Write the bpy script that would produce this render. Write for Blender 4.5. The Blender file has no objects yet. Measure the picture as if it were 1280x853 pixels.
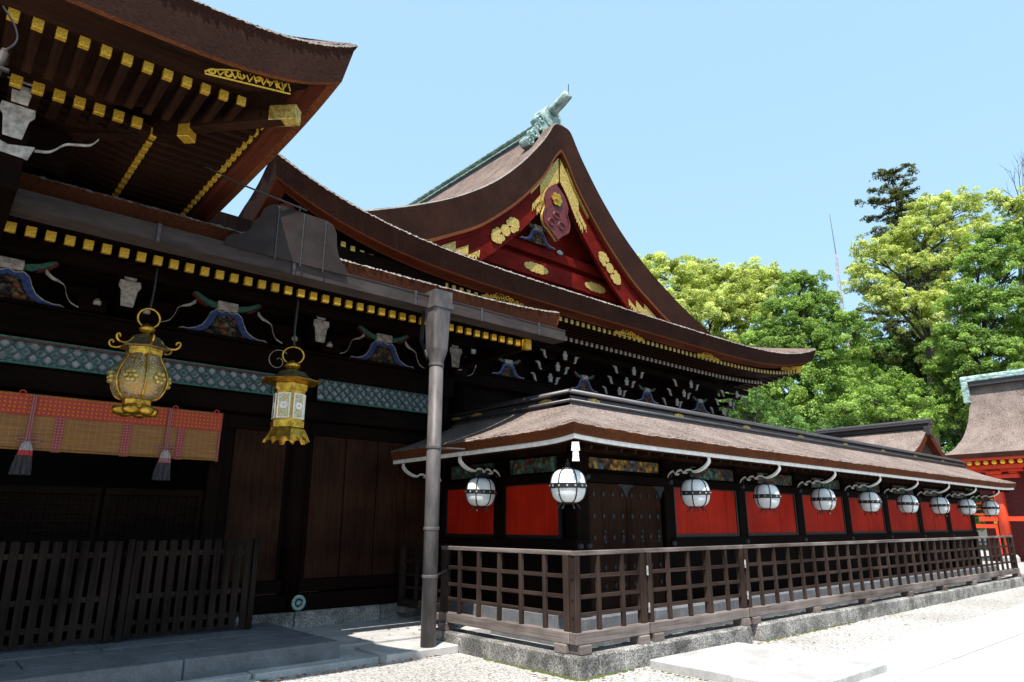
import bpy, bmesh, math, random
import numpy as np
from mathutils import Vector, Matrix
random.seed(7); RNG = np.random.default_rng(11)
sc = bpy.context.scene
COL = sc.collection
R = math.radians

# ------------------------------------------------------------------ camera, sky, sun, exposure
EYE = 1.6
PITCH, HEAD, FPX = 15.28, 48.95, 840.0          # degrees up, degrees from +X, focal length in 1280-px units
cam_d = bpy.data.cameras.new('camera'); cam = bpy.data.objects.new('camera', cam_d); COL.objects.link(cam)
cam_d.sensor_width = 36; cam_d.lens = 36 * FPX / 1280; cam_d.clip_end = 3000; cam_d.clip_start = .05
cam.location = (0, 0, EYE); cam.rotation_euler = (R(90 + PITCH), 0, R(HEAD - 90))
sc.camera = cam

SUNV = Vector((-.385, -.32, 1.0)).normalized()   # towards the sun
w = bpy.data.worlds.new('World'); sc.world = w; w.use_nodes = True
nt = w.node_tree
sky = nt.nodes.new('ShaderNodeTexSky'); sky.sky_type = 'NISHITA'; sky.sun_disc = False
sky.sun_elevation = math.asin(SUNV.z); sky.sun_rotation = math.atan2(SUNV.x, SUNV.y)
sky.air_density = 1.0; sky.dust_density = 0.8; sky.ozone_density = 1.0
mixs = nt.nodes.new('ShaderNodeMix'); mixs.data_type = 'RGBA'; mixs.inputs[0].default_value = .68   # bright, milky early-summer sky
nt.links.new(sky.outputs[0], mixs.inputs[6]); mixs.inputs[7].default_value = (2.15, 3.42, 4.35, 1)
nt.links.new(mixs.outputs[2], nt.nodes['Background'].inputs[0])
nt.nodes['Background'].inputs[1].default_value = 0.15
sd = bpy.data.lights.new('sun', 'SUN'); sun = bpy.data.objects.new('sun', sd); COL.objects.link(sun)
sd.energy = 5.0; sd.angle = R(.5); sd.color = (1, .96, .90)
sun.rotation_euler = (-SUNV).to_track_quat('-Z', 'Y').to_euler()
vs = sc.view_settings; vs.view_transform = 'Standard'; vs.look = 'None'; vs.gamma = 1; vs.use_curve_mapping = False
vs.exposure = 0.85

# ------------------------------------------------------------------ materials
def newmat(name):
    m = bpy.data.materials.new(name); m.use_nodes = True
    return m, m.node_tree, m.node_tree.nodes['Principled BSDF']
def N(nt, t, **k):
    n = nt.nodes.new(t)
    for a, b in k.items():
        if a.startswith('i_'): n.inputs[a[2:]].default_value = b
        else: setattr(n, a, b)
    return n
def coords(nt, scale, src='Object'):
    tc = N(nt, 'ShaderNodeTexCoord'); mp = N(nt, 'ShaderNodeMapping')
    mp.inputs['Scale'].default_value = scale
    nt.links.new(tc.outputs[src], mp.inputs[0]); return mp.outputs[0]
def ramp(nt, fac, stops):
    r = N(nt, 'ShaderNodeValToRGB'); e = r.color_ramp.elements
    while len(e) < len(stops): e.new(.5)
    for el, (p, c) in zip(e, stops): el.position = p; el.color = (*c, 1)
    nt.links.new(fac, r.inputs[0]); return r.outputs[0]
def bump(nt, bs, h, strength, dist=.01):
    b = N(nt, 'ShaderNodeBump'); b.inputs['Strength'].default_value = strength; b.inputs['Distance'].default_value = dist
    nt.links.new(h, b.inputs['Height']); nt.links.new(b.outputs[0], bs.inputs['Normal'])
def mixc(nt, fac, a, b, mode='MIX'):
    m = N(nt, 'ShaderNodeMix', data_type='RGBA', blend_type=mode)
    if isinstance(fac, (int, float)): m.inputs[0].default_value = fac
    else: nt.links.new(fac, m.inputs[0])
    for i, v in ((6, a), (7, b)):
        if isinstance(v, tuple): m.inputs[i].default_value = (*v, 1)
        else: nt.links.new(v, m.inputs[i])
    return m.outputs[2]
def mat(name, c, rough=.6, var=.35, scale=(6, 6, 6), metal=0, bmp=.3, c2=None, detail=6, spec=.5, bdist=.01):
    """mottled surface: noise between two tones of the same colour, plus bump"""
    m, nt, b = newmat(name)
    co = coords(nt, scale)
    n = N(nt, 'ShaderNodeTexNoise', i_Scale=1.0, i_Detail=detail, i_Roughness=.65); nt.links.new(co, n.inputs['Vector'])
    lo = tuple(max(0, v * (1 - var)) for v in c); hi = c2 or tuple(min(1, v * (1 + var)) for v in c)
    nt.links.new(ramp(nt, n.outputs[0], [(.38, lo), (.62, hi)]), b.inputs['Base Color'])
    b.inputs['Roughness'].default_value = rough; b.inputs['Metallic'].default_value = metal
    b.inputs['Specular IOR Level'].default_value = spec
    if bmp: bump(nt, b, n.outputs[0], bmp, bdist)
    return m
def wood(name, c, c2, axis='z', rough=.65, spec=.03, k=1.0):
    s = {'x': (1.2, 28, 28), 'y': (28, 1.2, 28), 'z': (28, 28, 1.2)}[axis]
    m, nt, b = newmat(name)
    n = N(nt, 'ShaderNodeTexNoise', i_Scale=k, i_Detail=8, i_Roughness=.7, i_Distortion=.6); nt.links.new(coords(nt, s), n.inputs['Vector'])
    n2 = N(nt, 'ShaderNodeTexNoise', i_Scale=1.3, i_Detail=4); nt.links.new(coords(nt, (1, 1, 1)), n2.inputs['Vector'])
    g = ramp(nt, n.outputs[0], [(.38, c), (.62, c2)])
    nt.links.new(mixc(nt, .55, g, ramp(nt, n2.outputs[0], [(.36, c), (.66, c2)])), b.inputs['Base Color'])
    b.inputs['Roughness'].default_value = rough; b.inputs['Specular IOR Level'].default_value = spec
    bump(nt, b, n.outputs[0], .5, .006); return m

M = {}
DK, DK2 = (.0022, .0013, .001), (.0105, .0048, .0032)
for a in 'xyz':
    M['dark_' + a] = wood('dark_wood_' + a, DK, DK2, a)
    M['brown_' + a] = wood('brown_wood_' + a, (.008, .0036, .0024), (.042, .018, .0105), a)
    M['grey_' + a] = wood('weathered_wood_' + a, (.012, .0078, .0064), (.060, .040, .033), a, .8)
    M['pale_' + a] = wood('bleached_wood_' + a, (.05, .038, .034), (.23, .19, .172), a, .85)
    M['slat_' + a] = wood('fence_wood_' + a, (.005, .0036, .003), (.030, .020, .016), a, .7)
    M['redwood_' + a] = wood('red_brown_wood_' + a, (.055, .013, .008), (.12, .032, .016), a)
    M['gablered_' + a] = wood('gable_red_wood_' + a, (.062, .004, .003), (.17, .013, .009), a, .55)
def bark(name, lo, hi, edge=False, rough=.95):
    """cypress-bark thatch: fine fibres; the cut edge shows thin layers"""
    m, nt, b = newmat(name)
    s = (26, 26, 150) if edge else (30, 30, 30)
    n = N(nt, 'ShaderNodeTexNoise', i_Scale=1.0, i_Detail=6, i_Roughness=.75); nt.links.new(coords(nt, s), n.inputs['Vector'])
    n2 = N(nt, 'ShaderNodeTexNoise', i_Scale=1.6, i_Detail=5, i_Roughness=.6); nt.links.new(coords(nt, (1, 1, 1)), n2.inputs['Vector'])
    f = N(nt, 'ShaderNodeMath', operation='MULTIPLY_ADD'); nt.links.new(n2.outputs[0], f.inputs[0]); f.inputs[1].default_value = .24
    g = N(nt, 'ShaderNodeMath', operation='MULTIPLY'); nt.links.new(n.outputs[0], g.inputs[0]); g.inputs[1].default_value = .86
    nt.links.new(g.outputs[0], f.inputs[2])
    nt.links.new(ramp(nt, f.outputs[0], [(.42, lo), (.68, hi)]), b.inputs['Base Color'])
    b.inputs['Roughness'].default_value = rough; b.inputs['Specular IOR Level'].default_value = .15
    bump(nt, b, n.outputs[0], 1.0, .02 if not edge else .012); return m
M['bark_top'] = bark('cypress_bark_roof', (.030, .020, .016), (.35, .272, .235))
M['bark_big'] = bark('old_cypress_bark_roof', (.028, .017, .013), (.29, .21, .175))
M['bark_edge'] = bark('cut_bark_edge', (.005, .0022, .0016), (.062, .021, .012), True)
M['bark_lit'] = bark('sunlit_red_bark_edge', (.030, .009, .004), (.18, .052, .016), True)  # cut bark edge with the sun's orange put into its colour
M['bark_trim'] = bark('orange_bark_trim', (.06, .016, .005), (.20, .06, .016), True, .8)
M['sunlit_lip'] = bark('sunlit_mossy_bark_lip', (.05, .04, .034), (.36, .32, .28))  # mossy bark lip; sunlit line of the top edge painted into its colour
M['white'] = mat('white_paint', (.74, .70, .66), .7, .12, (9, 9, 9), bmp=.1)
M['transom_white'] = mat('bluish_white_backing', (.25, .25, .275), .8, .4, (9, 9, 9), bmp=.1)
M['oldwhite'] = mat('worn_white_paint', (.33, .30, .275), .75, .4, (14, 14, 14), bmp=.3)
M['gold'] = mat('gold_leaf_metal', (.50, .28, .035), .34, .45, (16, 16, 16), .9, .35)
M['goldcap'] = mat('gilt_rafter_cap', (.66, .38, .035), .42, .35, (60, 60, 60), .55, .5)
M['goldpaint'] = mat('worn_gilt_plate', (.46, .32, .08), .5, .5, (24, 24, 24), .35, .7)
M['golddark'] = mat('dark_bronze', (.15, .12, .065), .4, .4, (18, 18, 18), .7, .2)
M['iron'] = mat('black_iron', (.012, .012, .013), .5, .3, (30, 30, 30), .3, .2)
M['copper'] = mat('green_copper', (.14, .25, .225), .6, .35, (5, 5, 9), .1, .3, c2=(.40, .52, .48))
M['gutter'] = mat('brown_sheet_metal', (.046, .035, .0325), .6, .25, (2.5, 9, 9), 0, .12, spec=.12)
M['guard'] = mat('dark_brown_sheet_metal', (.030, .0225, .021), .65, .25, (2.5, 9, 2.5), 0, .12, spec=.10)
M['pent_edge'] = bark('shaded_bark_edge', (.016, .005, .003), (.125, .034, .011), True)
M['pipe'] = mat('grey_pipe_metal', (.092, .080, .078), .5, .28, (7, 7, 2.6), .1, .12, spec=.25)
M['red'] = wood('vermilion_board', (.30, .008, .002), (.52, .022, .005), 'z', .6, .10, .8)
M['gatered'] = mat('vermilion_paint', (.66, .05, .012), .5, .12, (3, 3, 3), 0, .05)
M['pendred'] = mat('dull_red_carving', (.10, .008, .008), .55, .4, (9, 9, 9), 0, .3)
M['blue'] = mat('blue_pigment', (.022, .05, .19), .7, .4, (24, 24, 24), 0, .3)
M['green'] = mat('green_pigment', (.025, .10, .075), .7, .4, (24, 24, 24), 0, .3)
M['teal'] = mat('teal_lattice_paint', (.028, .076, .076), .75, .45, (18, 18, 18), 0, .3)
M['paper'] = mat('white_lantern_paper', (.70, .69, .67), .75, .10, (5, 5, 9), 0, .08, c2=(.80, .80, .79), spec=.15)
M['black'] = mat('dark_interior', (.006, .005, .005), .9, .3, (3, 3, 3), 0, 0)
M['ridge'] = mat('dark_ridge_metal', (.055, .048, .05), .45, .3, (4, 26, 26), .3, .2)
M['cord'] = mat('faded_pink_cord', (.30, .10, .11), .8, .3, (60, 60, 60), 0, .4)
M['tassel_dark'] = mat('dark_tassel_thread', (.035, .032, .035), .9, .5, (90, 90, 6), 0, .6)
M['tassel_red'] = mat('red_tassel_thread', (.42, .03, .03), .9, .3, (90, 90, 6), 0, .5)
M['tassel_white'] = mat('white_tassel_thread', (.34, .29, .29), .9, .3, (90, 90, 6), 0, .5)
def granite(name, lo, hi, sc_=55, rough=.9, dirt=.5):
    m, nt, b = newmat(name)
    v = N(nt, 'ShaderNodeTexNoise', i_Scale=1.0, i_Detail=3, i_Roughness=.9); nt.links.new(coords(nt, (sc_,) * 3), v.inputs['Vector'])
    n = N(nt, 'ShaderNodeTexNoise', i_Scale=2.2, i_Detail=7, i_Roughness=.7); nt.links.new(coords(nt, (1, 1, 1)), n.inputs['Vector'])
    base = ramp(nt, v.outputs[0], [(.42, lo), (.58, hi)])
    st = ramp(nt, n.outputs[0], [(.40, (1 - dirt,) * 3), (.62, (1, 1, 1))])
    nt.links.new(mixc(nt, 1.0, base, st, 'MULTIPLY'), b.inputs['Base Color'])
    b.inputs['Roughness'].default_value = rough; bump(nt, b, v.outputs[0], .7, .008); return m
M['granite'] = granite('rough_granite', (.085, .078, .07), (.50, .47, .43), 45, .9, .72)
M['slab'] = granite('worn_stone_slab', (.38, .36, .34), (.52, .50, .48), 70, .85, .30)
M['platform'] = granite('grey_platform_stone', (.10, .105, .115), (.19, .195, .21), 80, .85, .40)
M['paving'] = granite('pale_paving_stone', (.38, .365, .35), (.46, .445, .43), 30, .85, .12)
M['earth'] = mat('packed_pale_earth', (.30, .275, .245), .95, .25, (5, 5, 5), 0, .4)
M['moss'] = mat('moss_cushion', (.06, .075, .010), .95, .5, (40, 40, 40), 0, .8, bdist=.02)
def gravel():
    m, nt, b = newmat('pale_gravel')
    co = coords(nt, (1, 1, 1))
    v = N(nt, 'ShaderNodeTexVoronoi', i_Scale=55.0, i_Randomness=1.0); nt.links.new(co, v.inputs['Vector'])
    n = N(nt, 'ShaderNodeTexNoise', i_Scale=.55, i_Detail=6); nt.links.new(co, n.inputs['Vector'])
    hsv = N(nt, 'ShaderNodeSeparateColor'); nt.links.new(v.outputs['Color'], hsv.inputs[0])
    base = ramp(nt, hsv.outputs[0], [(0, (.10, .09, .082)), (.25, (.34, .32, .295)), (.7, (.46, .44, .415)), (1, (.60, .58, .555))])
    st = ramp(nt, n.outputs[0], [(.35, (.80, .79, .77)), (.62, (1, 1, 1))])
    nt.links.new(mixc(nt, 1.0, base, st, 'MULTIPLY'), b.inputs['Base Color'])
    b.inputs['Roughness'].default_value = .95; bump(nt, b, v.outputs['Distance'], .9, .012); return m
M['gravel'] = gravel()
def cloth(name, base, lines, dots, k=60):
    """woven diamond pattern in the blind's own plane (object x and z)"""
    m, nt, b = newmat(name)
    tc = N(nt, 'ShaderNodeTexCoord'); sx = N(nt, 'ShaderNodeSeparateXYZ'); nt.links.new(tc.outputs['Object'], sx.inputs[0])
    def mt(op, a, bb):
        q = N(nt, 'ShaderNodeMath', operation=op)
        for i, v in ((0, a), (1, bb)):
            if v is None: continue
            if isinstance(v, (int, float)): q.inputs[i].default_value = v
            else: nt.links.new(v, q.inputs[i])
        return q.outputs[0]
    X = mt('MULTIPLY', sx.outputs[0], k); Z = mt('MULTIPLY', sx.outputs[2], k)
    s = mt('MULTIPLY', mt('SINE', mt('ADD', X, Z), None), mt('SINE', mt('SUBTRACT', X, Z), None))
    f = mt('MULTIPLY_ADD', s, .5); f.node.inputs[2].default_value = .5
    c1 = ramp(nt, f, [(0, lines), (.22, lines), (.30, base), (.62, base), (.72, dots), (1, dots)])
    n = N(nt, 'ShaderNodeTexNoise', i_Scale=30.0, i_Detail=2); nt.links.new(tc.outputs['Object'], n.inputs['Vector'])
    nt.links.new(mixc(nt, .35, c1, ramp(nt, n.outputs[0], [(.3, tuple(v * .5 for v in base)), (.7, base)])), b.inputs['Base Color'])
    b.inputs['Roughness'].default_value = .85; return m
M['brocade'] = cloth('red_gold_brocade', (.40, .035, .008), (.55, .20, .025), (.28, .06, .07), 62)
M['brocade2'] = cloth('pink_brocade_band', (.30, .04, .03), (.45, .22, .16), (.16, .05, .12), 88)
def bamboo():
    m, nt, b = newmat('bamboo_blind_splints')
    n = N(nt, 'ShaderNodeTexNoise', i_Scale=1.0, i_Detail=4); nt.links.new(coords(nt, (2.5, 1, 130)), n.inputs['Vector'])
    wv = N(nt, 'ShaderNodeTexWave', i_Scale=4.2, i_Distortion=.15); wv.bands_direction = 'X'; nt.links.new(coords(nt, (1, 1, 1)), wv.inputs['Vector'])
    base = ramp(nt, n.outputs[0], [(.3, (.12, .042, .003)), (.7, (.31, .125, .010))])
    nt.links.new(mixc(nt, ramp(nt, wv.outputs[0], [(.95, (0, 0, 0)), (.99, (.5, .5, .5))]), base, (.30, .13, .07)), b.inputs['Base Color'])
    b.inputs['Roughness'].default_value = .55; bump(nt, b, n.outputs[0], .6, .004); return m
M['bamboo'] = bamboo()
def carving(name, stops, k=9.0):
    """painted relief: patches of several pigments"""
    m, nt, b = newmat(name)
    co = coords(nt, (1, 1, 1))
    n0 = N(nt, 'ShaderNodeTexNoise', i_Scale=6.0, i_Detail=3); nt.links.new(co, n0.inputs['Vector'])
    v = N(nt, 'ShaderNodeTexVoronoi', i_Scale=k); nt.links.new(mixc(nt, .12, co, n0.outputs['Color']), v.inputs['Vector'])
    sp = N(nt, 'ShaderNodeSeparateColor'); nt.links.new(v.outputs['Color'], sp.inputs[0])
    r = N(nt, 'ShaderNodeValToRGB'); r.color_ramp.interpolation = 'CONSTANT'; e = r.color_ramp.elements
    while len(e) < len(stops): e.new(.5)
    for i, (el, c) in enumerate(zip(e, stops)): el.position = i / len(stops); el.color = (*c, 1)
    nt.links.new(sp.outputs[0], r.inputs[0])
    ed = ramp(nt, v.outputs['Distance'], [(.25, (1, 1, 1)), (.6, (.45, .45, .45))])
    nt.links.new(mixc(nt, 1.0, r.outputs[0], ed, 'MULTIPLY'), b.inputs['Base Color'])
    b.inputs['Roughness'].default_value = .7; bump(nt, b, v.outputs['Distance'], 1.0, .03); return m
M['carv'] = carving('painted_relief', [(.02, .014, .01), (.11, .10, .06), (.05, .03, .02), (.22, .07, .03), (.015, .012, .01), (.16, .14, .08)], 16)
M['carvgreen'] = carving('green_wave_relief', [(.03, .09, .06), (.10, .20, .14), (.02, .03, .03), (.16, .12, .05), (.05, .12, .10), (.12, .03, .02)], 15)
M['carvgold'] = carving('yellow_flower_relief', [(.45, .26, .03), (.03, .02, .01), (.20, .13, .06), (.22, .05, .02), (.06, .10, .06), (.12, .17, .25)], 15)
def openwork(name, metal, gap, k):
    m, nt, b = newmat(name)
    co = coords(nt, (1, 1, 1))
    v = N(nt, 'ShaderNodeTexVoronoi', i_Scale=k, feature='DISTANCE_TO_EDGE'); nt.links.new(co, v.inputs['Vector'])
    f = ramp(nt, v.outputs[0], [(.13, (0, 0, 0)), (.19, (1, 1, 1))])
    nt.links.new(mixc(nt, f, metal, gap), b.inputs['Base Color'])
    inv = ramp(nt, v.outputs[0], [(.13, (.8, .8, .8)), (.19, (0, 0, 0))]); nt.links.new(inv, b.inputs['Metallic'])
    b.inputs['Roughness'].default_value = .4; bump(nt, b, v.outputs[0], -.6, .01); return m
M['gilt_mesh'] = openwork('pierced_gilt_panel', (.36, .21, .035), (.34, .28, .21), 36)
M['gilt_fine'] = openwork('finely_pierced_gilt_panel', (.45, .32, .09), (.60, .56, .52), 40)
def leaf(name, lo, hi, tr=.35):
    m, nt, b = newmat(name)
    at_ = N(nt, 'ShaderNodeAttribute', attribute_name='tone')
    c = ramp(nt, at_.outputs['Fac'], [(0, lo), (1, hi)])
    d = N(nt, 'ShaderNodeBsdfDiffuse'); t = N(nt, 'ShaderNodeBsdfTranslucent'); g = N(nt, 'ShaderNodeBsdfGlossy'); g.inputs['Roughness'].default_value = .45
    nt.links.new(c, d.inputs[0]); nt.links.new(mixc(nt, 1.0, c, (1.1, 1.15, .6), 'MULTIPLY'), t.inputs[0])
    mx = N(nt, 'ShaderNodeMixShader'); mx.inputs[0].default_value = tr; nt.links.new(d.outputs[0], mx.inputs[1]); nt.links.new(t.outputs[0], mx.inputs[2])
    m2 = N(nt, 'ShaderNodeMixShader'); m2.inputs[0].default_value = .015; nt.links.new(mx.outputs[0], m2.inputs[1]); nt.links.new(g.outputs[0], m2.inputs[2])
    nt.links.new(m2.outputs[0], nt.nodes['Material Output'].inputs[0]); return m
M['leaf_lime'] = leaf('lime_leaves', (.22, .27, .03), (.80, .84, .34), .5)
M['leaf_mid'] = leaf('mid_green_leaves', (.05, .115, .015), (.38, .54, .12), .42)
M['leaf_deep'] = leaf('deep_green_leaves', (.04, .095, .02), (.19, .33, .08))
M['leaf_dark'] = leaf('dark_conifer_sprays', (.025, .04, .014), (.19, .20, .06), .3)
M['trunk'] = mat('tree_bark', (.05, .04, .033), .9, .5, (6, 6, 2), 0, .8, bdist=.03)

# ------------------------------------------------------------------ object helpers
def root(name, loc, label, cat, group=None):
    o = bpy.data.objects.new(name, None); COL.objects.link(o); o.location = loc; o.empty_display_size = .2
    o['label'] = label; o['category'] = cat
    if group: o['group'] = group
    return o
def tag(o, label, cat, group=None):
    o['label'] = label; o['category'] = cat
    if group: o['group'] = group
    return o
def wpos(o):
    p = Vector((0, 0, 0))
    while o is not None: p = p + o.location; o = o.parent
    return p
def link(name, me, parent=None, loc=(0, 0, 0)):
    o = bpy.data.objects.new(name, me); COL.objects.link(o)
    if parent is not None: o.parent = parent
    o.location = loc; return o
class MB:
    def __init__(s): s.v = []; s.f = []; s.m = []
    def add(s, vs, fs, mi=0):
        k = len(s.v); s.v += [tuple(v) for v in vs]; s.f += [tuple(i + k for i in f) for f in fs]
        s.m += (list(mi) if isinstance(mi, (list, tuple)) else [mi] * len(fs)); return s
    def box(s, a, b, mi=0):
        (x0, y0, z0), (x1, y1, z1) = a, b
        return s.add([(x0, y0, z0), (x1, y0, z0), (x1, y1, z0), (x0, y1, z0), (x0, y0, z1), (x1, y0, z1), (x1, y1, z1), (x0, y1, z1)],
              [(0, 3, 2, 1), (4, 5, 6, 7), (0, 1, 5, 4), (1, 2, 6, 5), (2, 3, 7, 6), (3, 0, 4, 7)], mi)
    def cbox(s, c, d, mi=0):
        return s.box([c[i] - d[i] / 2 for i in range(3)], [c[i] + d[i] / 2 for i in range(3)], mi)
    def beam(s, p, q, wd, ht, mi=0, up=(0, 0, 1)):
        p, q = Vector(p), Vector(q); t = (q - p).normalized(); a = t.cross(Vector(up)).normalized() * (wd / 2); b = a.cross(t).normalized() * (ht / 2)
        vs = [e + sa * a + sb * b for e in (p, q) for sa, sb in ((-1, -1), (1, -1), (1, 1), (-1, 1))]
        return s.add(vs, [(0, 1, 2, 3), (7, 6, 5, 4), (0, 4, 5, 1), (1, 5, 6, 2), (2, 6, 7, 3), (3, 7, 4, 0)], mi)
    def tube(s, pts, r, n=8, mi=0, caps=True):
        pts = [Vector(p) for p in pts]; L = len(pts); rs = r if isinstance(r, (list, tuple)) else [r] * L
        vs = []; ref = None
        for i, p in enumerate(pts):
            t = (pts[min(i + 1, L - 1)] - pts[max(i - 1, 0)]).normalized()
            if ref is None: ref = Vector((1, 0, 0)) if abs(t.x) < .8 else Vector((0, 1, 0))
            a = (ref - t * ref.dot(t)).normalized(); b = t.cross(a); ref = a
            vs += [p + (a * math.cos(6.28318 * k / n) + b * math.sin(6.28318 * k / n)) * rs[i] for k in range(n)]
        fs = [(i * n + k, i * n + (k + 1) % n, (i + 1) * n + (k + 1) % n, (i + 1) * n + k) for i in range(L - 1) for k in range(n)]
        if caps: fs += [tuple(range(n - 1, -1, -1)), tuple((L - 1) * n + k for k in range(n))]
        return s.add(vs, fs, mi)
    def prism(s, poly, o, ux, uy, dep, mi=0, me=None):
        o, ux, uy, dep = Vector(o), Vector(ux), Vector(uy), Vector(dep); n = len(poly)
        vs = [o + ux * a + uy * b for a, b in poly]; vs += [v + dep for v in vs]
        fs = [tuple(range(n)), tuple(range(2 * n - 1, n - 1, -1))] + [(i, i + n, (i + 1) % n + n, (i + 1) % n) for i in range(n)]
        return s.add(vs, fs, [mi, mi] + [mi if me is None else me] * n)
    def ribbon(s, outer, inner, o, ux, uy, dep, mi=0, me=None):
        """band between two polylines of equal length, extruded"""
        o, ux, uy, dep = Vector(o), Vector(ux), Vector(uy), Vector(dep)
        for i in range(len(outer) - 1):
            q = [outer[i], outer[i + 1], inner[i + 1], inner[i]]
            vs = [o + ux * a + uy * b for a, b in q]; vs += [v + dep for v in vs]
            e = mi if me is None else me
            fs = [(0, 1, 2, 3), (7, 6, 5, 4), (0, 4, 5, 1), (2, 6, 7, 3)]; ms = [mi, mi, e, e]
            if i == 0: fs.append((3, 7, 4, 0)); ms.append(e)
            if i == len(outer) - 2: fs.append((1, 5, 6, 2)); ms.append(e)
            s.add(vs, fs, ms)
        return s
    def lathe(s, c, prof, n=24, mi=0, fn=None, ph=0):
        c = Vector(c); vs = []
        for r, z in prof:
            for k in range(n):
                a = ph + 6.28318 * k / n; rr = r * (fn(a, z) if fn else 1)
                vs.append(c + Vector((rr * math.cos(a), rr * math.sin(a), z)))
        fs = [(i * n + k, i * n + (k + 1) % n, (i + 1) * n + (k + 1) % n, (i + 1) * n + k) for i in range(len(prof) - 1) for k in range(n)]
        fs += [tuple(range(n - 1, -1, -1)), tuple((len(prof) - 1) * n + k for k in range(n))]
        return s.add(vs, fs, mi)
    def grid(s, rows, mi=0):
        n = len(rows[0]); vs = [p for r in rows for p in r]
        fs = []; ms = []
        for i in range(len(rows) - 1):
            for k in range(n - 1):
                fs.append((i * n + k, i * n + k + 1, (i + 1) * n + k + 1, (i + 1) * n + k)); ms.append(mi[i] if isinstance(mi, (list, tuple)) else mi)
        return s.add(vs, fs, ms)
    def mesh(s, name, mats, off=(0, 0, 0), smooth=False, bev=0):
        me = bpy.data.meshes.new(name); ox, oy, oz = off
        me.from_pydata([(x - ox, y - oy, z - oz) for x, y, z in s.v], [], s.f)
        for m in (mats if isinstance(mats, (list, tuple)) else [mats]): me.materials.append(m)
        me.polygons.foreach_set('material_index', s.m)
        bm = bmesh.new(); bm.from_mesh(me)
        bmesh.ops.recalc_face_normals(bm, faces=bm.faces)
        if bev: bmesh.ops.bevel(bm, geom=[e for e in bm.edges if len(e.link_faces) == 2 and e.calc_face_angle(0) > .6], offset=bev, segments=1, affect='EDGES', clamp_overlap=True)
        bm.to_mesh(me); bm.free()
        if smooth: me.polygons.foreach_set('use_smooth', [True] * len(me.polygons))
        me.update(); return me
    def build(s, name, mats, parent=None, smooth=False, bev=0):
        """points are world coordinates; a child's mesh is kept relative to its thing's base"""
        off = wpos(parent) if parent is not None else Vector((0, 0, 0))
        return link(name, s.mesh(name, mats, off, smooth, bev), parent)
    def thing(s, name, mats, label, cat, base, group=None, smooth=False, bev=0):
        o = link(name, s.mesh(name, mats, base, smooth, bev), None, base); return tag(o, label, cat, group)
    def ground(s, name, mats, bev=0):
        o = link(name, s.mesh(name, mats, bev=bev)); o['kind'] = 'structure'; return o
def copy_tree(o, parent=None, loc=None):
    c = o.copy(); COL.objects.link(c)
    if parent is not None: c.parent = parent
    if loc is not None: c.location = loc
    for ch in list(o.children): copy_tree(ch, c)
    return c
def sm(a, b, t): return a + (b - a) * t
def interp(tab, x):
    for (x0, y0), (x1, y1) in zip(tab, tab[1:]):
        if x <= x1: return y0 + (y1 - y0) * (x - x0) / (x1 - x0) if x1 > x0 else y0
    return tab[-1][1]
def curve(tab, n):
    """smooth resampling of a polyline (Catmull-Rom)"""
    P = [Vector((*p, 0)) if len(p) == 2 else Vector(p) for p in tab]; out = []
    P = [P[0] * 2 - P[1]] + P + [P[-1] * 2 - P[-2]]
    for i in range(1, len(P) - 2):
        for k in range(n):
            t = k / n; a, b, c, d = P[i - 1:i + 3]
            out.append(.5 * ((2 * b) + (c - a) * t + (2 * a - 5 * b + 4 * c - d) * t * t + (3 * b - a - 3 * c + d) * t ** 3))
    out.append(P[-2]); return [tuple(p[:len(tab[0])]) for p in out]

class Strip:
    """one side of a roof: an eave line p0-p1, running inwards along nrm; ends shift inwards by ins*d (1 = hip)"""
    def __init__(s, p0, p1, nrm, D, prof, ins=(0, 0), rise=(0, 0), pw=5, flare=(0, 0), n=90, m=10):
        s.p0, s.p1, s.nrm = Vector((*p0, 0)), Vector((*p1, 0)), Vector((*nrm, 0)); s.D, s.prof, s.ins, s.rise, s.pw, s.flare, s.n, s.m = D, prof, ins, rise, pw, flare, n, m
        s.t = (s.p1 - s.p0).normalized(); s.L = (s.p1 - s.p0).length
    def sweep(s, q):
        u = 2 * q - 1; e = abs(u) ** s.pw; k = 0 if u < 0 else 1
        return s.rise[k] * e, s.flare[k] * e
    def P(s, q, d, z, fade=1.0):
        sw, fl = s.sweep(q)
        a = s.p0 + s.t * s.ins[0] * (d - s.flare[0] * (s.ins[0] > 0)); b = s.p1 - s.t * s.ins[1] * (d - s.flare[1] * (s.ins[1] > 0))
        p = a.lerp(b, q) + s.nrm * (d - fl * fade); p.z = z + sw * fade; return p
    def qs(s): return [i / s.n for i in range(s.n + 1)]
    def top(s, mb, mi=0, jit=0):
        rows = []
        for j in range(s.m + 1):
            t = j / s.m; d = .04 + (s.D - .04) * t
            rows.append([s.P(q, d, s.prof(d) + (random.uniform(-jit, jit) if j < 2 else 0), (1 - t) ** 1.6) for q in s.qs()])
        mb.grid(rows, mi)
    def edge(s, mb, rows, mi, jit=0):
        """rows of (d, z) swept along the eave; jit roughens the upper lip"""
        mb.grid([[s.P(q, d + random.uniform(-jit, jit) * (k < 2), z + random.uniform(-jit, jit) * (k < 2) * 1.3) for q in s.qs()] for k, (d, z) in enumerate(rows)], mi)

def at(px, py, D):
    """where something D metres ahead of the viewer's eye stands (used for the far background only)"""
    p, h = R(PITCH), R(HEAD); fh = Vector((math.cos(h), math.sin(h), 0)); rt = Vector((math.sin(h), -math.cos(h), 0)); up = Vector((0, 0, 1))
    f = fh * math.cos(p) + up * math.sin(p); u = -fh * math.sin(p) + up * math.cos(p)
    d = f * FPX + rt * (px - 640) - u * (py - 426.5)
    return Vector((0, 0, EYE)) + d * (D / d.dot(fh))

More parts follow.
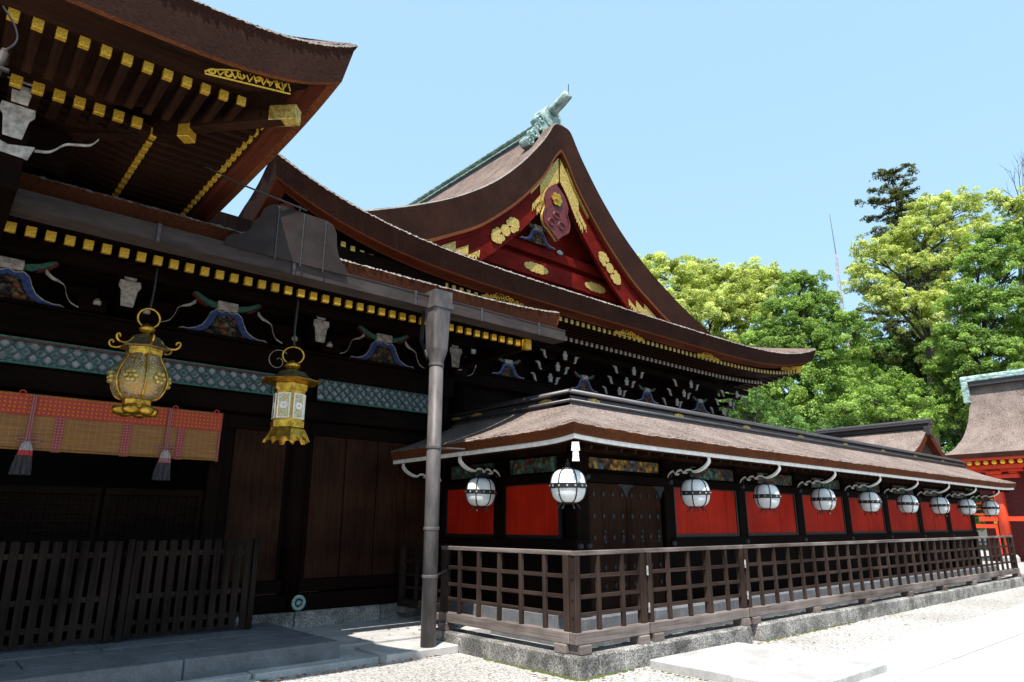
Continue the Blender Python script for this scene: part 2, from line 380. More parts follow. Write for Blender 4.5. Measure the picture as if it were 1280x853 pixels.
# ================================================================== GROUND
g = MB(); g.grid([[(-700 + 1500 * i / 8, -700 + 1500 * j / 8, -.01) for i in range(9)] for j in range(9)]); g.ground('dark_surround_ground', mat('dark_surround_soil', (.045, .042, .025), .95, .5, (.8, .8, .8), bmp=.5, bdist=.05))  # dark sheet added round the yard to cut light bounced into the shade
g = MB(); g.grid([[(-14 + 70 * i / 6, -9 + 39 * j / 6, 0) for i in range(7)] for j in range(7)]); g.ground('gravel_ground', M['gravel'])
# pale paved path along the front: long slabs with fine joints
g = MB(); y = -1.0; rr = random.Random(3)
for k, wd in enumerate([1.05] * 5):
    x = 4.2 + rr.uniform(0, 1.2)
    x0s = [3.0]
    while x < 60: x0s.append(x); x += rr.uniform(1.5, 2.2)
    x0s.append(60)
    for a, b in zip(x0s, x0s[1:]): g.box((a + .006, y + .006, -.05), (b - .006, y + wd - .006, .012 + rr.uniform(-.002, .002)))
    y += wd
g.box((2.99, -1.2, -.06), (60.2, 4.24, .003), 1)
g.ground('paved_path', [M['paving'], mat('joint_grit', (.12, .11, .10), .95, .3, (20, 20, 20))])
g = MB()
g.box((6.74, 4.27, -.05), (7.42, 5.33, .10)); g.box((7.43, 4.27, -.05), (8.15, 5.33, .098)); g.box((8.16, 4.27, -.05), (8.62, 5.33, .094))
g.box((6.70, 3.45, -.05), (7.40, 4.26, .10)); g.box((7.41, 3.45, -.05), (8.6, 4.26, .098))
g.ground('stone_step', M['slab'], bev=.012)
# platform in front of the hall and the lower slabs beside it
g = MB()
for a, b in [(-3.0, -1.2), (-1.19, .62), (.63, 2.42), (2.43, 4.19)]: g.box((a, 7.95, -.05), (b, 8.46, .25))
for a, b in [(-3.0, -.7), (-.69, 1.1), (1.11, 2.75), (2.76, 3.68)]: g.box((a, 8.47, -.05), (b, 9.15, .247))
for a, b in [(-3.0, -.1), (-.09, 1.9), (1.91, 3.68)]: g.box((a, 9.16, -.05), (b, 10.2, .249))
g.box((3.69, 8.47, -.05), (4.17, 10.2, .248))
g.ground('stone_platform', M['platform'], bev=.012)
g = MB(); g.box((4.17, 8.35, -.05), (7.2, 10.2, .13)); g.ground('upper_slab', M['slab'], bev=.01)
g = MB(); g.box((3.1, 7.72, -.05), (4.6, 8.34, .06)); g.box((4.61, 7.56, -.05), (5.67, 8.34, .10)); g.box((-3, 7.8, -.05), (3.09, 7.99, .05)); g.ground('lower_slab', M['slab'], bev=.01)
g = MB(); g.box((-3, 6.6, -.05), (1.2, 7.62, .03)); g.box((1.21, 6.6, -.05), (3.05, 7.62, .032)); g.ground('approach_paving', M['paving'], bev=.006)
# kerb round the railed strip
g = MB(); rr = random.Random(5)
def kerb_run(axis, a, b, u0, u1, zt):
    while a < b - .05:
        e = min(b, a + rr.uniform(1.5, 2.3)); e = b if b - e < .5 else e
        if axis == 'x': g.box((a, u0, -.1), (e - .006, u1, zt + rr.uniform(-.006, .006)))
        else: g.box((u0, a, -.1), (u1, e - .006, zt + rr.uniform(-.006, .006)))
        a = e
kerb_run('x', 6.02, 9.21, 5.44, 5.77, .225); kerb_run('x', 9.44, 26.5, 5.44, 5.77, .225); kerb_run('y', 5.44, 8.3, 5.69, 6.01, .225)
g.ground('kerb', M['granite'], bev=.02)
g = MB(); g.box((5.98, 5.75, -.1), (26.4, 6.5, .03)); g.box((5.98, 6.49, -.1), (6.9, 8.32, .031)); g.ground('strip_behind_kerb', M['earth'])
g = MB(); kerb_run('x', 6.85, 25.0, 6.42, 7.0, .42); kerb_run('y', 7.01, 10.2, 6.85, 7.3, .42); g.ground('base_step', M['platform'], bev=.015)
# moss in the angle between kerb and gravel
g = MB(); rr = random.Random(8)
def moss(x, y, r):
    g.lathe((x, y, -.01), [(r, 0), (r * .9, r * .35), (r * .5, r * .65), (.002, r * .75)], 7, ph=rr.uniform(0, 6))
for i in range(150): t = rr.random() ** 1.6; moss(5.685 - abs(rr.gauss(0, .015)), 5.46 + t * 1.6, rr.uniform(.012, .038))
for i in range(110): t = rr.random() ** 1.4; moss(5.72 + t * .85, 5.435 - abs(rr.gauss(0, .012)), rr.uniform(.012, .036))
for i in range(200): moss(9.5 + rr.random() ** 1.5 * 3.0, 5.435 - abs(rr.gauss(0, .02)), rr.uniform(.012, .034))
for i in range(120): moss(rr.choice([14.5, 17.5]) + rr.gauss(0, .5), 5.435 - abs(rr.gauss(0, .012)), rr.uniform(.010, .028))
for i in range(60): moss(6.72 + rr.random() * .5, 3.44 - abs(rr.gauss(0, .02)), rr.uniform(.01, .03))
for i in range(60): moss(6.71 - abs(rr.gauss(0, .02)), 3.6 + rr.random() * 1.7, rr.uniform(.01, .03))
o = g.ground('moss', M['moss'])
lt = MB(); rr = random.Random(31)
def litter(x, y, z):
    a = rr.uniform(0, 6.28); l = rr.uniform(.018, .045); c, s_ = math.cos(a) * l, math.sin(a) * l
    lt.add([(x - c, y - s_, z + .004), (x + s_ * .4, y - c * .4, z + rr.uniform(.006, .02)), (x + c, y + s_, z + .006), (x - s_ * .4, y + c * .4, z + rr.uniform(.006, .02))], [(0, 1, 2, 3)])
for k in range(70): litter(rr.uniform(2.5, 5.6), 7.5 + abs(rr.gauss(0, .05)) - .02, .012)
for k in range(25): litter(rr.uniform(4.2, 6.6), rr.uniform(8.4, 9.9), .131)
for k in range(20): litter(rr.uniform(.8, 4.1), rr.uniform(8.0, 9.5), .252)
for k in range(60): litter(rr.uniform(5.7, 14), 5.40 - abs(rr.gauss(0, .12)), .012)
for k in range(60): litter(rr.uniform(3, 14), rr.uniform(4.3, 7.3), .012)
ll = lt.ground('leaf_litter', mat('dry_leaves', (.14, .06, .022), .9, .6, (9, 9, 9), bmp=0)); ll['kind'] = 'stuff'; o['kind'] = 'stuff'
for p in o.data.polygons: p.use_smooth = True

# ================================================================== ROOFED WALL (the lantern gallery)
XW, YW, XE, YE, XR, YR = 7.1, 6.8, 6.13, 5.85, 7.63, 7.35
XEND, WEND = 26.1, 24.62
gal = root('roofed_wall', (7, 6.8, 0), 'long dark wooden wall with bark roof, red panels and a row of white lanterns', 'wall')
gp = lambda z: 2.83 + .30 * z + .10 * z * z     # roof profile
sF = Strip((XE, YE), (XEND, YE), (0, 1), 1.5, gp, (1, 0), (.05, .05), 14, n=200, m=8)
sL = Strip((XE, 10.7), (XE, YE), (1, 0), 1.5, gp, (0, 1), (0, .05), 8, n=70, m=8)
sB = Strip((XEND, YR + 1.5), (XR + 1.5, YR + 1.5), (0, -1), 1.5, gp, (0, -1), n=20)
mb = MB(); sF.top(mb, 0, .006); sL.top(mb, 0, .006); sB.top(mb, 0)
mb.build('roof', M['bark_top'], gal, smooth=True)
mb = MB()
erows = [(.04, 2.842), (0, 2.805), (.008, 2.785), (.05, 2.69), (.055, 2.672)]
for s in (sF, sL): s.edge(mb, erows, [0, 1, 1, 2], .006)
mb.grid([[(XEND, YE + d, z) for d, z in [(0, 2.80), (.3, 2.93), (.75, 3.10), (1.5, 3.45), (2.25, 3.10), (3.0, 2.83)]], [(XEND - .03, YE + d, z) for d, z in [(.05, 2.67), (.3, 2.78), (.75, 2.95), (1.5, 3.28), (2.25, 2.95), (3.0, 2.68)]]], 1)
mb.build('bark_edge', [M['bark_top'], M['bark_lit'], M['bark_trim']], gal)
mb = MB()
for s in (sF, sL): s.edge(mb, [(.075, 2.672), (.075, 2.615), (.10, 2.612), (.10, 2.66)], 0)
mb.build('eave_batten', M['white'], gal)
mb = MB()
for s in (sF, sL): s.edge(mb, [(.10, 2.655), (.16, 2.60), (.9, 2.74), (1.1, 2.78)], 0)
mb.box((XW + .05, YW + .05, 2.55), (WEND, YW + .18, 2.95)); mb.box((XW + .05, YW + .05, 2.55), (XW + .18, 10.3, 2.95))
mb.build('soffit', M['brown_x'], gal)
# eave rafters (dark, seen from below)
raf = MB(); raf.beam((0, 0, 0), (0, .78, .13), .045, .05); rme = raf.mesh('rafter', M['brown_y'])
b0 = wpos(gal)
for i in range(64):
    link('rafter', rme, gal, Vector((XE + .5 + i * .305, YE + .17, 2.585)) - b0)
# ridge: stacked dark copper-clad courses following the wall, with a corner
mb = MB()
def ridge_course(wd, z0, z1):
    h = wd / 2
    mb.box((XR - h, YR - h, z0), (XEND + .15, YR + h, z1)); mb.box((XR - h, YR - h + .002, z0), (XR + h, 10.45, z1 - .001))
ridge_course(.40, 3.36, 3.45); ridge_course(.30, 3.45, 3.56); ridge_course(.44, 3.565, 3.60)
rid = mb.build('ridge', M['ridge'], gal, bev=.012)
mb = MB(); mb.tube([(XR, 10.45, 3.635), (XR, YR, 3.635)], .062, 10); mb.tube([(XR, YR, 3.635), (XEND + .18, YR, 3.635)], .062, 10)
mb.tube([(XR - .2, 10.4, 3.46), (XR - .2, YR - .2, 3.46)], .03, 8); mb.tube([(XR - .2, YR - .2, 3.46), (XEND + .1, YR - .2, 3.46)], .03, 8)
mb.build('ridge_roll', M['ridge'], rid, smooth=True)
def ornament(pts, o, ux, uy, dep):
    m_ = MB()
    for i_, (cx, r) in enumerate(pts): m_.prism([(cx + r * math.cos(a) * 1.25, r * math.sin(a)) for a in [k * .5236 for k in range(12)]], Vector(o) + Vector(dep) * (.12 * (i_ % 2) + .03 * i_), ux, uy, dep)
    return m_
blob = [(-.10, .035), (-.045, .045), (0, .05), (.045, .045), (.10, .035)]
for x in [8.0, 10.3, 12.6, 14.9, 17.2, 19.5, 21.8, 24.1]: ornament(blob, (x, YR - .152, 3.505), (1, 0, 0), (0, 0, 1), (0, -.018, 0)).build('ridge_fitting', M['goldpaint'], rid)
for yy in [7.75, 9.55, 10.2]: ornament(blob, (XR - .152, yy, 3.505), (0, 1, 0), (0, 0, 1), (-.018, 0, 0)).build('ridge_fitting', M['goldpaint'], rid)
# frame
BAY = [XW, 9.28, 11.47, 13.66, 15.85, 18.04, 20.23, 22.42, 24.6]
for i, x in enumerate(BAY):
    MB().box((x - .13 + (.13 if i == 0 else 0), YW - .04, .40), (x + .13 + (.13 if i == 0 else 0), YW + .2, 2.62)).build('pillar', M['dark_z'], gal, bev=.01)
for yy in (8.43, 10.05): MB().box((XW - .04, yy - .13, .40), (XW + .2, yy + .13, 2.62)).build('pillar', M['dark_z'], gal, bev=.01)
mb = MB()
mb.box((XW + .23, YW - .07, 2.20), (WEND + .1, YW + .1, 2.33)); mb.box((9.28, YW - .07, 1.22), (WEND + .1, YW + .1, 1.40)); mb.box((XW - .07, YW - .07, 1.22), (7.33, YW + .1, 1.40))
mb.build('rail', M['dark_x'], gal, bev=.008)
mb = MB(); mb.box((XW - .07, YW + .23, 2.20), (XW + .1, 10.3, 2.33)); mb.box((XW - .068, YW + .12, 1.22), (XW + .1, 10.3, 1.40)); mb.build('rail', M['dark_y'], gal, bev=.008)
mb = MB(); mb.box((9.28, YW + .03, .40), (WEND, YW + .08, 1.22)); mb.box((XW + .03, YW + .2, .40), (XW + .08, 10.3, 1.22)); mb.box((XW + .2, YW + .03, 2.33), (WEND, YW + .08, 2.62)); mb.box((XW + .03, YW + .2, 2.33), (XW + .08, 10.3, 2.62))
mb.box((XW + .2, YW + 1.0, .1), (WEND, YW + 1.1, 2.9)); mb.box((XW + 1.0, YW + 1.2, .1), (XW + 1.1, 10.3, 2.9)); mb.box((WEND - .1, YW + .2, .1), (WEND - .02, YW + 1.0, 2.9))
mb.build('boarding', M['dark_z'], gal)
for x in BAY[1:-1]:
    for z in (2.265, 1.31): MB().tube([(x, YW - .07, z), (x, YW - .10, z)], [.05, .035], 10).build('boss', M['iron'], gal)
for x in (XW + .02, XW + .2):
    for z in (2.265, 1.31): MB().tube([(x, YW - .07, z), (x, YW - .10, z)], [.05, .035], 10).build('boss', M['iron'], gal)
mb = MB()
for i in range(1, 8):
    a, b = BAY[i] + .18, BAY[i + 1] - .19
    pn = MB(); nb_ = 6
    for q in range(nb_): e0 = random.uniform(-.003, .003); pn.box((a + (b - a) * q / nb_ + .0015, YW - .005 + e0, 1.45), (a + (b - a) * (q + 1) / nb_ - .0015, YW + .025, 2.18))
    pn = pn.build('red_panel', M['red'], gal)
    f = MB(); f.box((a - .05, YW - .02, 1.40), (b + .05, YW + .03, 1.447)); f.box((a - .05, YW - .02, 2.182), (b + .05, YW + .03, 2.2)); f.box((a - .05, YW - .021, 1.447), (a - .002, YW + .03, 2.182)); f.box((b + .002, YW - .021, 1.447), (b + .05, YW + .03, 2.182))
    f.build('panel_frame', M['iron'], pn)
    MB().box((a + .5, YW - .012, 2.36), (b, YW + .02, 2.56)).build('carved_transom', M['carvgreen'], gal)
for a, b in ((7.12 - .0, 8.28), (8.58, 9.86)):
    pn = MB().box((XW - .005, a, 1.45), (XW + .025, b, 2.18)).build('red_panel', M['red'], gal)
    f = MB(); f.box((XW - .02, a - .05, 1.40), (XW + .03, b + .05, 1.447)); f.box((XW - .02, a - .05, 2.182), (XW + .03, b + .05, 2.2)); f.box((XW - .021, a - .05, 1.447), (XW + .03, a - .002, 2.182)); f.box((XW - .021, b + .002, 1.447), (XW + .03, b + .05, 2.182))
    f.build('panel_frame', M['iron'], pn)
    MB().box((XW - .012, a + .05, 2.36), (XW + .02, b - .1, 2.58)).build('carved_transom', M['carvgreen'], gal)
MB().box((7.42, YW - .014, 2.40), (9.06, YW + .02, 2.56)).build('carved_transom', M['carvgold'], gal)
# studded double door
for k, (a, b) in enumerate(((7.36, 8.20), (8.215, 9.06))):
    d = MB()
    for q in range(2): d.box((a + q * .422, YW - .02, .45), (a + q * .422 + .418, YW + .03, 2.19))
    d = d.build('door', M['brown_z'], gal, bev=.004)
    st = MB()
    for z in (.75, 1.0, 1.42, 1.72, 2.03):
        for q in range(4):
            x = a + .11 + q * .21; st.prism([(-.032, 0), (0, -.045), (.032, 0), (0, .045)], (x, YW - .021, z), (1, 0, 0), (0, 0, 1), (0, -.012, 0))
    for q in (a + .32, b - .12):
        for z in (1.50, 1.36): st.tube([(q, YW - .02, z), (q, YW - .05, z)], [.034, .02], 10)
    st.prism([(-.2, 0), (.2, 0), (.08, -.07), (0, -.2), (-.08, -.07)], (b if k == 0 else b - .02, YW - .022, 2.19), (1, 0, 0), (0, 0, 1), (0, -.01, 0))
    st.build('door_stud', M['iron'], d)
# cloud-shaped arms that carry the lanterns: dark sides, white-painted edge
cloud_t = [(0, .10), (.12, .11), (.3, .10), (.48, .09), (.60, .11), (.66, .14), (.70, .20)]
cloud_b = [(0, -.05), (.03, .0), (.09, .04), (.13, .045), (.155, .0), (.21, .045), (.28, .055), (.31, .015), (.38, .05), (.46, .05), (.50, .02), (.60, .04), (.70, .09), (.77, .16), (.775, .225), (.73, .25)]
def cloud_arm(o, ux):
    side = Vector((0, 0, 1)).cross(Vector(ux)) * .07
    poly = cloud_t + cloud_b[::-1]
    a = MB().prism(poly, Vector(o) - side / 2, ux, (0, 0, 1), side).build('lantern_arm', M['dark_y'], gal)
    e = MB(); low = curve(cloud_b, 4); inn = [(p[0] - .004, p[1] + .034) for p in low]
    e.ribbon(low, inn, Vector(o) - side * .56, ux, (0, 0, 1), side * 1.12); e.build('arm_edge', M['white'], a)
for x in BAY[1:]: cloud_arm((x, YW - .05, 2.37), (0, -1, 0))
for yy in (8.43, 10.05): cloud_arm((XW - .05, yy, 2.37), (-1, 0, 0))
dg = Vector((-1, -1, 0)).normalized()
mb = MB(); mb.beam(Vector((XW, YW, 2.52)), Vector((XW, YW, 2.52)) + dg * 1.22, .09, .12); mb.build('corner_arm', M['dark_x'], gal)
mb = MB()
p = Vector((XW, YW, 0)) + dg * 1.235; sd_ = Vector((-dg.y, dg.x, 0))
for z0, z1, hw in ((2.50, 2.61, .055), (2.45, 2.495, .042), (2.37, 2.445, .046)): mb.prism([(-hw, z0), (hw, z0), (hw * .8, z1), (-hw * .8, z1)], p, sd_, (0, 0, 1), dg * .03)
mb.build('corner_arm_end', M['white'], gal)

# ---- white paper lanterns
def make_lantern():
    r_ = root('paper_lantern', (0, 0, 0), '', 'lantern', 'white lanterns under the gallery eave')
    pr = [(.06, -.205), (.12, -.20), (.175, -.165), (.21, -.10), (.225, 0), (.21, .10), (.175, .165), (.12, .20), (.06, .205)]
    MB().lathe((0, 0, 0), curve(pr, 3), 28).build('globe', M['paper'], r_, smooth=True)
    f = MB()
    for k in range(6):
        a = k * math.pi / 3 + .4
        f.tube([((r0 + .006) * math.cos(a), (r0 + .006) * math.sin(a), z) for r0, z in curve(pr, 3)], .0085, 6)
    for i in range(28):
        a, b = 6.28318 * i / 28, 6.28318 * (i + 1) / 28
        f.add([(.235 * math.cos(a), .235 * math.sin(a), -.032), (.235 * math.cos(b), .235 * math.sin(b), -.032), (.235 * math.cos(b), .235 * math.sin(b), .032), (.235 * math.cos(a), .235 * math.sin(a), .032)], [(0, 1, 2, 3)])
    f.lathe((0, 0, 0), [(.03, .245), (.085, .225), (.10, .20)], 12); f.lathe((0, 0, 0), [(.10, -.20), (.085, -.222), (.03, -.226)], 12)
    for k in range(6):
        a = k * math.pi / 3 + .4; c, s_ = math.cos(a), math.sin(a); f.tube([(.09 * c, .09 * s_, -.21), (.125 * c, .125 * s_, -.245), (.15 * c, .15 * s_, -.285)], .008, 5)
    f.build('frame', M['iron'], r_)
    st = MB()
    for k in range(14):
        a = 6.28318 * k / 14; c, s_ = math.cos(a), math.sin(a); st.prism([(.014 * math.cos(q), .014 * math.sin(q)) for q in [j * 1.047 for j in range(6)]], (.236 * c, .236 * s_, 0), (-s_, c, 0), (0, 0, 1), (.006 * c, .006 * s_, 0))
    st.build('band_stud', M['oldwhite'], r_)
    h = MB(); h.tube([(0, 0, .24), (0, 0, .345)], .010, 6)
    h.tube([(.03 * math.cos(q), 0, .27 + .03 * math.sin(q)) for q in [j * .52 for j in range(13)]], .007, 5, caps=False); h.build('hook', M['iron'], r_)
    return r_
lp = make_lantern()
spots = [(9.28, 6.27, 'white paper lantern under the eave next to the studded door, first in the long row'),
 (11.47, 6.27, 'white paper lantern on the long side, second to the right of the studded door'),
 (13.66, 6.27, 'white paper lantern on the long side, third to the right of the studded door'),
 (15.85, 6.27, 'white paper lantern on the long side, fourth to the right of the studded door'),
 (18.04, 6.27, 'white paper lantern, fourth from the far end of the roofed wall'),
 (20.23, 6.27, 'white paper lantern, third from the far end of the roofed wall'),
 (22.42, 6.27, 'white paper lantern at the last red panel, second from the far end'),
 (24.6, 6.27, 'farthest white paper lantern, hung past the last red panel before the vermilion gate'),
 (6.36, 6.20, 'large-looking white paper lantern at the outer corner of the roofed wall'),
 (6.55, 8.25, 'white paper lantern on the short side, just right of the grey drainpipe')]
for i, (x, y, l) in enumerate(spots):
    o = lp if i == 0 else copy_tree(lp)
    o.location = (x, y, 2.08); o.rotation_euler = (random.uniform(-.035, .035), random.uniform(-.035, .035), i * .37); o['label'] = l

# ---- weathered lattice railing: short side and three runs on the long side
def railing(p, q, posts, label, seed, dark=False):
    p, q = Vector((*p, 0)), Vector((*q, 0)); t = (q - p).normalized(); L = (q - p).length; nn = Vector((t.y, -t.x, 0)); ax = 'x' if abs(t.x) > .5 else 'y'
    o = root('wooden_railing', p, label, 'railing', 'lattice railings on the stone kerb'); rd = random.Random(seed)
    W = lambda k: M[('slat_' if dark else k) + (ax if k != 'grey_z' else 'z')] if k in ('pale_', 'grey_') else M['slat_z' if dark else k]
    mid = lambda z: (p + Vector((0, 0, z)), q + Vector((0, 0, z)))
    MB().beam(*mid(1.285), .085, .05).build('top_rail', W('pale_'), o, bev=.006)
    MB().beam(*mid(.385), .12, .125).build('bottom_rail', W('pale_'), o, bev=.008)
    for z in (.62, .81, 1.03): MB().beam(p + Vector((0, 0, z)), q + Vector((0, 0, z)), .03, .045).build('lattice_bar', W('grey_'), o, bev=.003)
    n = max(2, round(L / .43))
    for i in range(n + 1):
        s = min(max(L * i / n, .05), L - .05); big = i in (0, n) or (posts and i % posts == 0)
        wd = .085 if big else .05
        c = p + t * s + nn * (0 if big else .012); dz = rd.uniform(-.006, .006)
        MB().beam(c + Vector((0, 0, .448)), c + Vector((rd.uniform(-.006, .006), 0, 1.262)), wd, wd, up=tuple(t)).build('post' if big else 'slat', W('grey_z'), o, bev=.005)
    k = max(1, int(L / 1.9))
    for i in range(k + 1):
        c = p + t * min(max(.12, L * i / max(k, 1)), L - .12); MB().cbox((c.x, c.y, .272), (.18, .18, .10)).build('support_block', M['pale_x'], o, bev=.01)
    return o
fx, fy = 5.81, 5.58
railing((fx, 8.15), (fx, fy + .07), 0, 'short lattice railing between the grey drainpipe and the kerb corner', 1)
railing((fx - .06, fy), (7.02, fy), 3, 'short end run of lattice railing right of the kerb corner, up to the hinges', 2)
gate_run = railing((7.06, fy), (9.30, fy), 3, 'lattice gate section of railing in front of the studded door', 3)
railing((9.34, fy), (23.3, fy), 0, 'very long lattice railing running along the red panels', 4)
for x in (7.045, 9.315):
    for z in (.62, 1.05): MB().cbox((x, fy - .05, z), (.02, .012, .11)).build('hinge', M['oldwhite'], gate_run)
railing((6.35, 8.75), (6.35, 10.1), 0, 'dark shaded railing behind the drainpipe, beside the hall wall', 5, True)  # darker wood here paints in the shade that falls on this run

# ================================================================== FRONT HALL (left): wall, pent roof with gilt rafters, porch roof above
YH = 10.3
hall = root('shrine_hall', (4.4, 10.3, 0), 'dark wooden shrine hall at the left with gilt rafter ends and overhanging bark porch', 'shrine hall')
hb = wpos(hall)
# walls and frame of the facade
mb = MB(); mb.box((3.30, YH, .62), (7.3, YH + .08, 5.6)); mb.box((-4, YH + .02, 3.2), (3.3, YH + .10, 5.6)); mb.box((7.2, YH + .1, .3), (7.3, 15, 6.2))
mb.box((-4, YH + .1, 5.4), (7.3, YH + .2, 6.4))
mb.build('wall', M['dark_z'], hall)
mb = MB()
for a, b in ((3.48, 4.28), (4.72, 5.3), (5.31, 5.9), (5.91, 6.5), (6.51, 7.0)): mb.box((a, YH - .03, .80), (b - .01, YH + .01, 3.2))
mb.build('wall_boards', M['brown_z'], hall, bev=.006)
for x in (4.5, 7.15): MB().tube([(x, YH, .3), (x, YH, 4.2)], .16, 18).build('pillar', M['dark_z'], hall, smooth=True)
MB().box((3.14, YH - .08, .3), (3.32, YH + .1, 3.2)).build('door_jamb', M['dark_z'], hall, bev=.01)
mb = MB(); mb.box((-4, YH - .17, 3.22), (7.35, YH + .05, 3.50)); mb.box((-4, YH - .19, 3.90), (7.35, YH + .05, 4.27)); mb.box((-4, YH - .26, 4.272), (7.35, YH, 4.31)); mb.box((-4, YH - .10, 4.86), (7.5, YH, 5.05)); mb.box((-4, YH - 1.25, 4.62), (7.6, YH - 1.08, 4.80))
mb.box((3.33, YH - .07, .62), (7.05, YH + .02, .80)); mb.box((3.3, YH - .14, .36), (7.2, YH + .03, .60))
mb.box((3.33, YH - .05, 2.98), (7.05, YH + .02, 3.2))
mb.build('beam', M['dark_x'], hall, bev=.012)
mb = MB(); kerb_g = g; 
for a, b in ((3.7, 4.55), (4.56, 6.0), (6.01, 7.3)): mb.box((a, YH - .2, .1), (b - .005, YH + .1, .355))
o = mb.build('footing', M['granite'], hall, bev=.012)
rg = MB(); rg.tube([(4.62 + .085 * math.cos(a), YH - .15, .475 + .085 * math.sin(a)) for a in [k * .349 for k in range(19)]], .03, 8, caps=False); rg.tube([(4.62, YH - .14, .475), (4.62, YH - .17, .475)], .04, 10)
rg.build('ring_fitting', M['copper'], hall, smooth=True)
# room behind the opening: lattice half doors, a rail, darkness beyond
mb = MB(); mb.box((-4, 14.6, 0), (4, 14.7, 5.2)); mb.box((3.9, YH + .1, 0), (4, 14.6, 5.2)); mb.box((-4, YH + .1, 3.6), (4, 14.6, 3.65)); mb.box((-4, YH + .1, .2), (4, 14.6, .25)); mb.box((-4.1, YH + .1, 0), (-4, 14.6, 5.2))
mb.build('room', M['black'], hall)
for a, b in ((-1.05, .46), (.48, 1.86), (1.90, 3.13)):
    d = MB(); d.box((a, YH - .02, 1.98), (b, YH + .06, 2.07)); d.box((a, YH - .01, .3), (b, YH + .05, .42)); d.box((a, YH - .01, .42), (a + .07, YH + .05, 1.98)); d.box((b - .07, YH - .01, .42), (b, YH + .05, 1.98)); d.box((a + .07, YH + .03, .42), (b - .07, YH + .05, 1.98))
    d = d.build('lattice_door', M['dark_x'], hall, bev=.005)
    l = MB(); n = int((b - a - .14) / .115)
    for k in range(1, n): x = a + .07 + k * (b - a - .14) / n; l.box((x - .012, YH + .001, .42), (x + .012, YH + .029, 1.98))
    for k in range(1, 14): z = .42 + k * .111; l.box((a + .07, YH - .005, z - .012), (b - .07, YH + .018, z + .012))
    l.build('door_grille', M['dark_x'], d)
# turquoise pierced transoms with pale backing
def transom(x0, x1, z0, z1, end):
    t = MB().box((x0, YH - .10, z0), (x1, YH - .06, z1)).build('transom_backing', M['transom_white'], hall)
    l = MB(); h = z1 - z0; st = .155; k = x0 - h
    while k < x1:
        for s in (1, -1):
            a, za, b, zb = (k, z0, k + h, z1) if s > 0 else (k, z1, k + h, z0)
            a2, b2 = max(a, x0), min(b, x1)
            if b2 > a2 + .02:
                za2 = za + (zb - za) * (a2 - a) / (b - a); zb2 = za + (zb - za) * (b2 - a) / (b - a)
                l.beam((a2, YH - .118 + .006 * s, za2), (b2, YH - .118 + .006 * s, zb2), .022, .024, up=(0, 1, 0))
        k += st
    k = x0 + .0775
    while k < x1 - .05:
        for z in (z0 + h * .22, z0 + h * .5, z0 + h * .78): l.prism([(.024 * math.cos(q), .024 * math.sin(q)) for q in [j * .785 for j in range(8)]], (k, YH - .135, z), (1, 0, 0), (0, 0, 1), (0, -.012, 0))
        k += st
    l.build('transom_lattice', M['teal'], t)
    f = MB(); f.box((x0, YH - .16, z1), (x1, YH - .05, z1 + .022)); f.box((x0, YH - .16, z0 - .022), (x1, YH - .05, z0)); f.box((x1, YH - .16, z0 - .022), (x1 + .03, YH - .05, z1 + .022)); f.build('transom_frame', M['green'], t)
    f = MB(); f.box((x0, YH - .152, z1 - .02), (x1, YH - .05, z1 - .001)); f.build('transom_line', M['pendred'], t)
transom(-3.5, 3.92, 3.55, 3.84, True); transom(4.70, 6.94, 3.57, 3.95, False)
# painted frog-leg struts on the beam
leg = [(-.66, .0), (-.60, .035), (-.52, .03), (-.42, .06), (-.33, .12), (-.27, .22), (-.23, .33), (-.16, .385), (-.07, .36), (0, .40)]
legi = [(-.55, .0), (-.48, .0), (-.42, .005), (-.34, .02), (-.25, .07), (-.19, .17), (-.15, .27), (-.11, .315), (-.05, .29), (0, .33)]
mir = lambda L: L + [(-a, b) for a, b in L[-2::-1]]
def frog(par, cx, y, z, k, plain=False):
    s = Vector((k, 0, 0)); u = Vector((0, 0, k)); o = Vector((cx, y, z)); dep = Vector((0, -.06 * k, 0))
    a = MB().ribbon(mir(leg), mir(legi), o, s, u, dep).build('carved_strut', M['blue'], par)
    MB().ribbon(mir(leg), [(p[0] * .99, p[1] - .012) for p in mir(leg)], o + dep * 1.02, s, u, dep * .2).build('strut_outline', M['oldwhite'], a)
    c = MB(); rd = random.Random(int(cx * 10)); nx, nz = 26, 14
    rows = []
    for j in range(nz + 1):
        r_ = []
        for i in range(nx + 1):
            x = -.36 + .72 * i / nx; zt = interp(mir(legi), x); r_.append(o + s * x + u * (zt * j / nz) + Vector((0, -(.01 + rd.random() * .07) * k, 0)))
        rows.append(r_)
    c.grid(rows); c.build('strut_relief', M['carv'], a, smooth=True)
    w_ = MB(); half = [(0, .485), (.16, .485), (.30, .52), (.46, .60), (.50, .585), (.46, .545), (.36, .47), (.24, .42), (0, .40)]
    w_.prism(half, o + dep * .2, s, u, dep); w_.prism([(-p, q) for p, q in half], o + dep * .2, s, u, dep)
    w_.build('strut_wing', M['green'], a)
    w_ = MB()
    for sg in (1, -1): w_.ribbon([(sg * .30, .43), (sg * .40, .485), (sg * .50, .575)], [(sg * .29, .405), (sg * .41, .455), (sg * .515, .56)], o + dep * .25, s, u, dep)
    w_.build('wing_edge', M['pendred'], a)
    MB().box(o + s * -.15 + u * .39 + dep * 1.7, o + s * .15 + u * .52).build('bearing_block', M['oldwhite'], a, bev=.008)
for cx in (.42, 3.1, 5.8): frog(hall, cx, YH - .14, 4.315, 1.0)
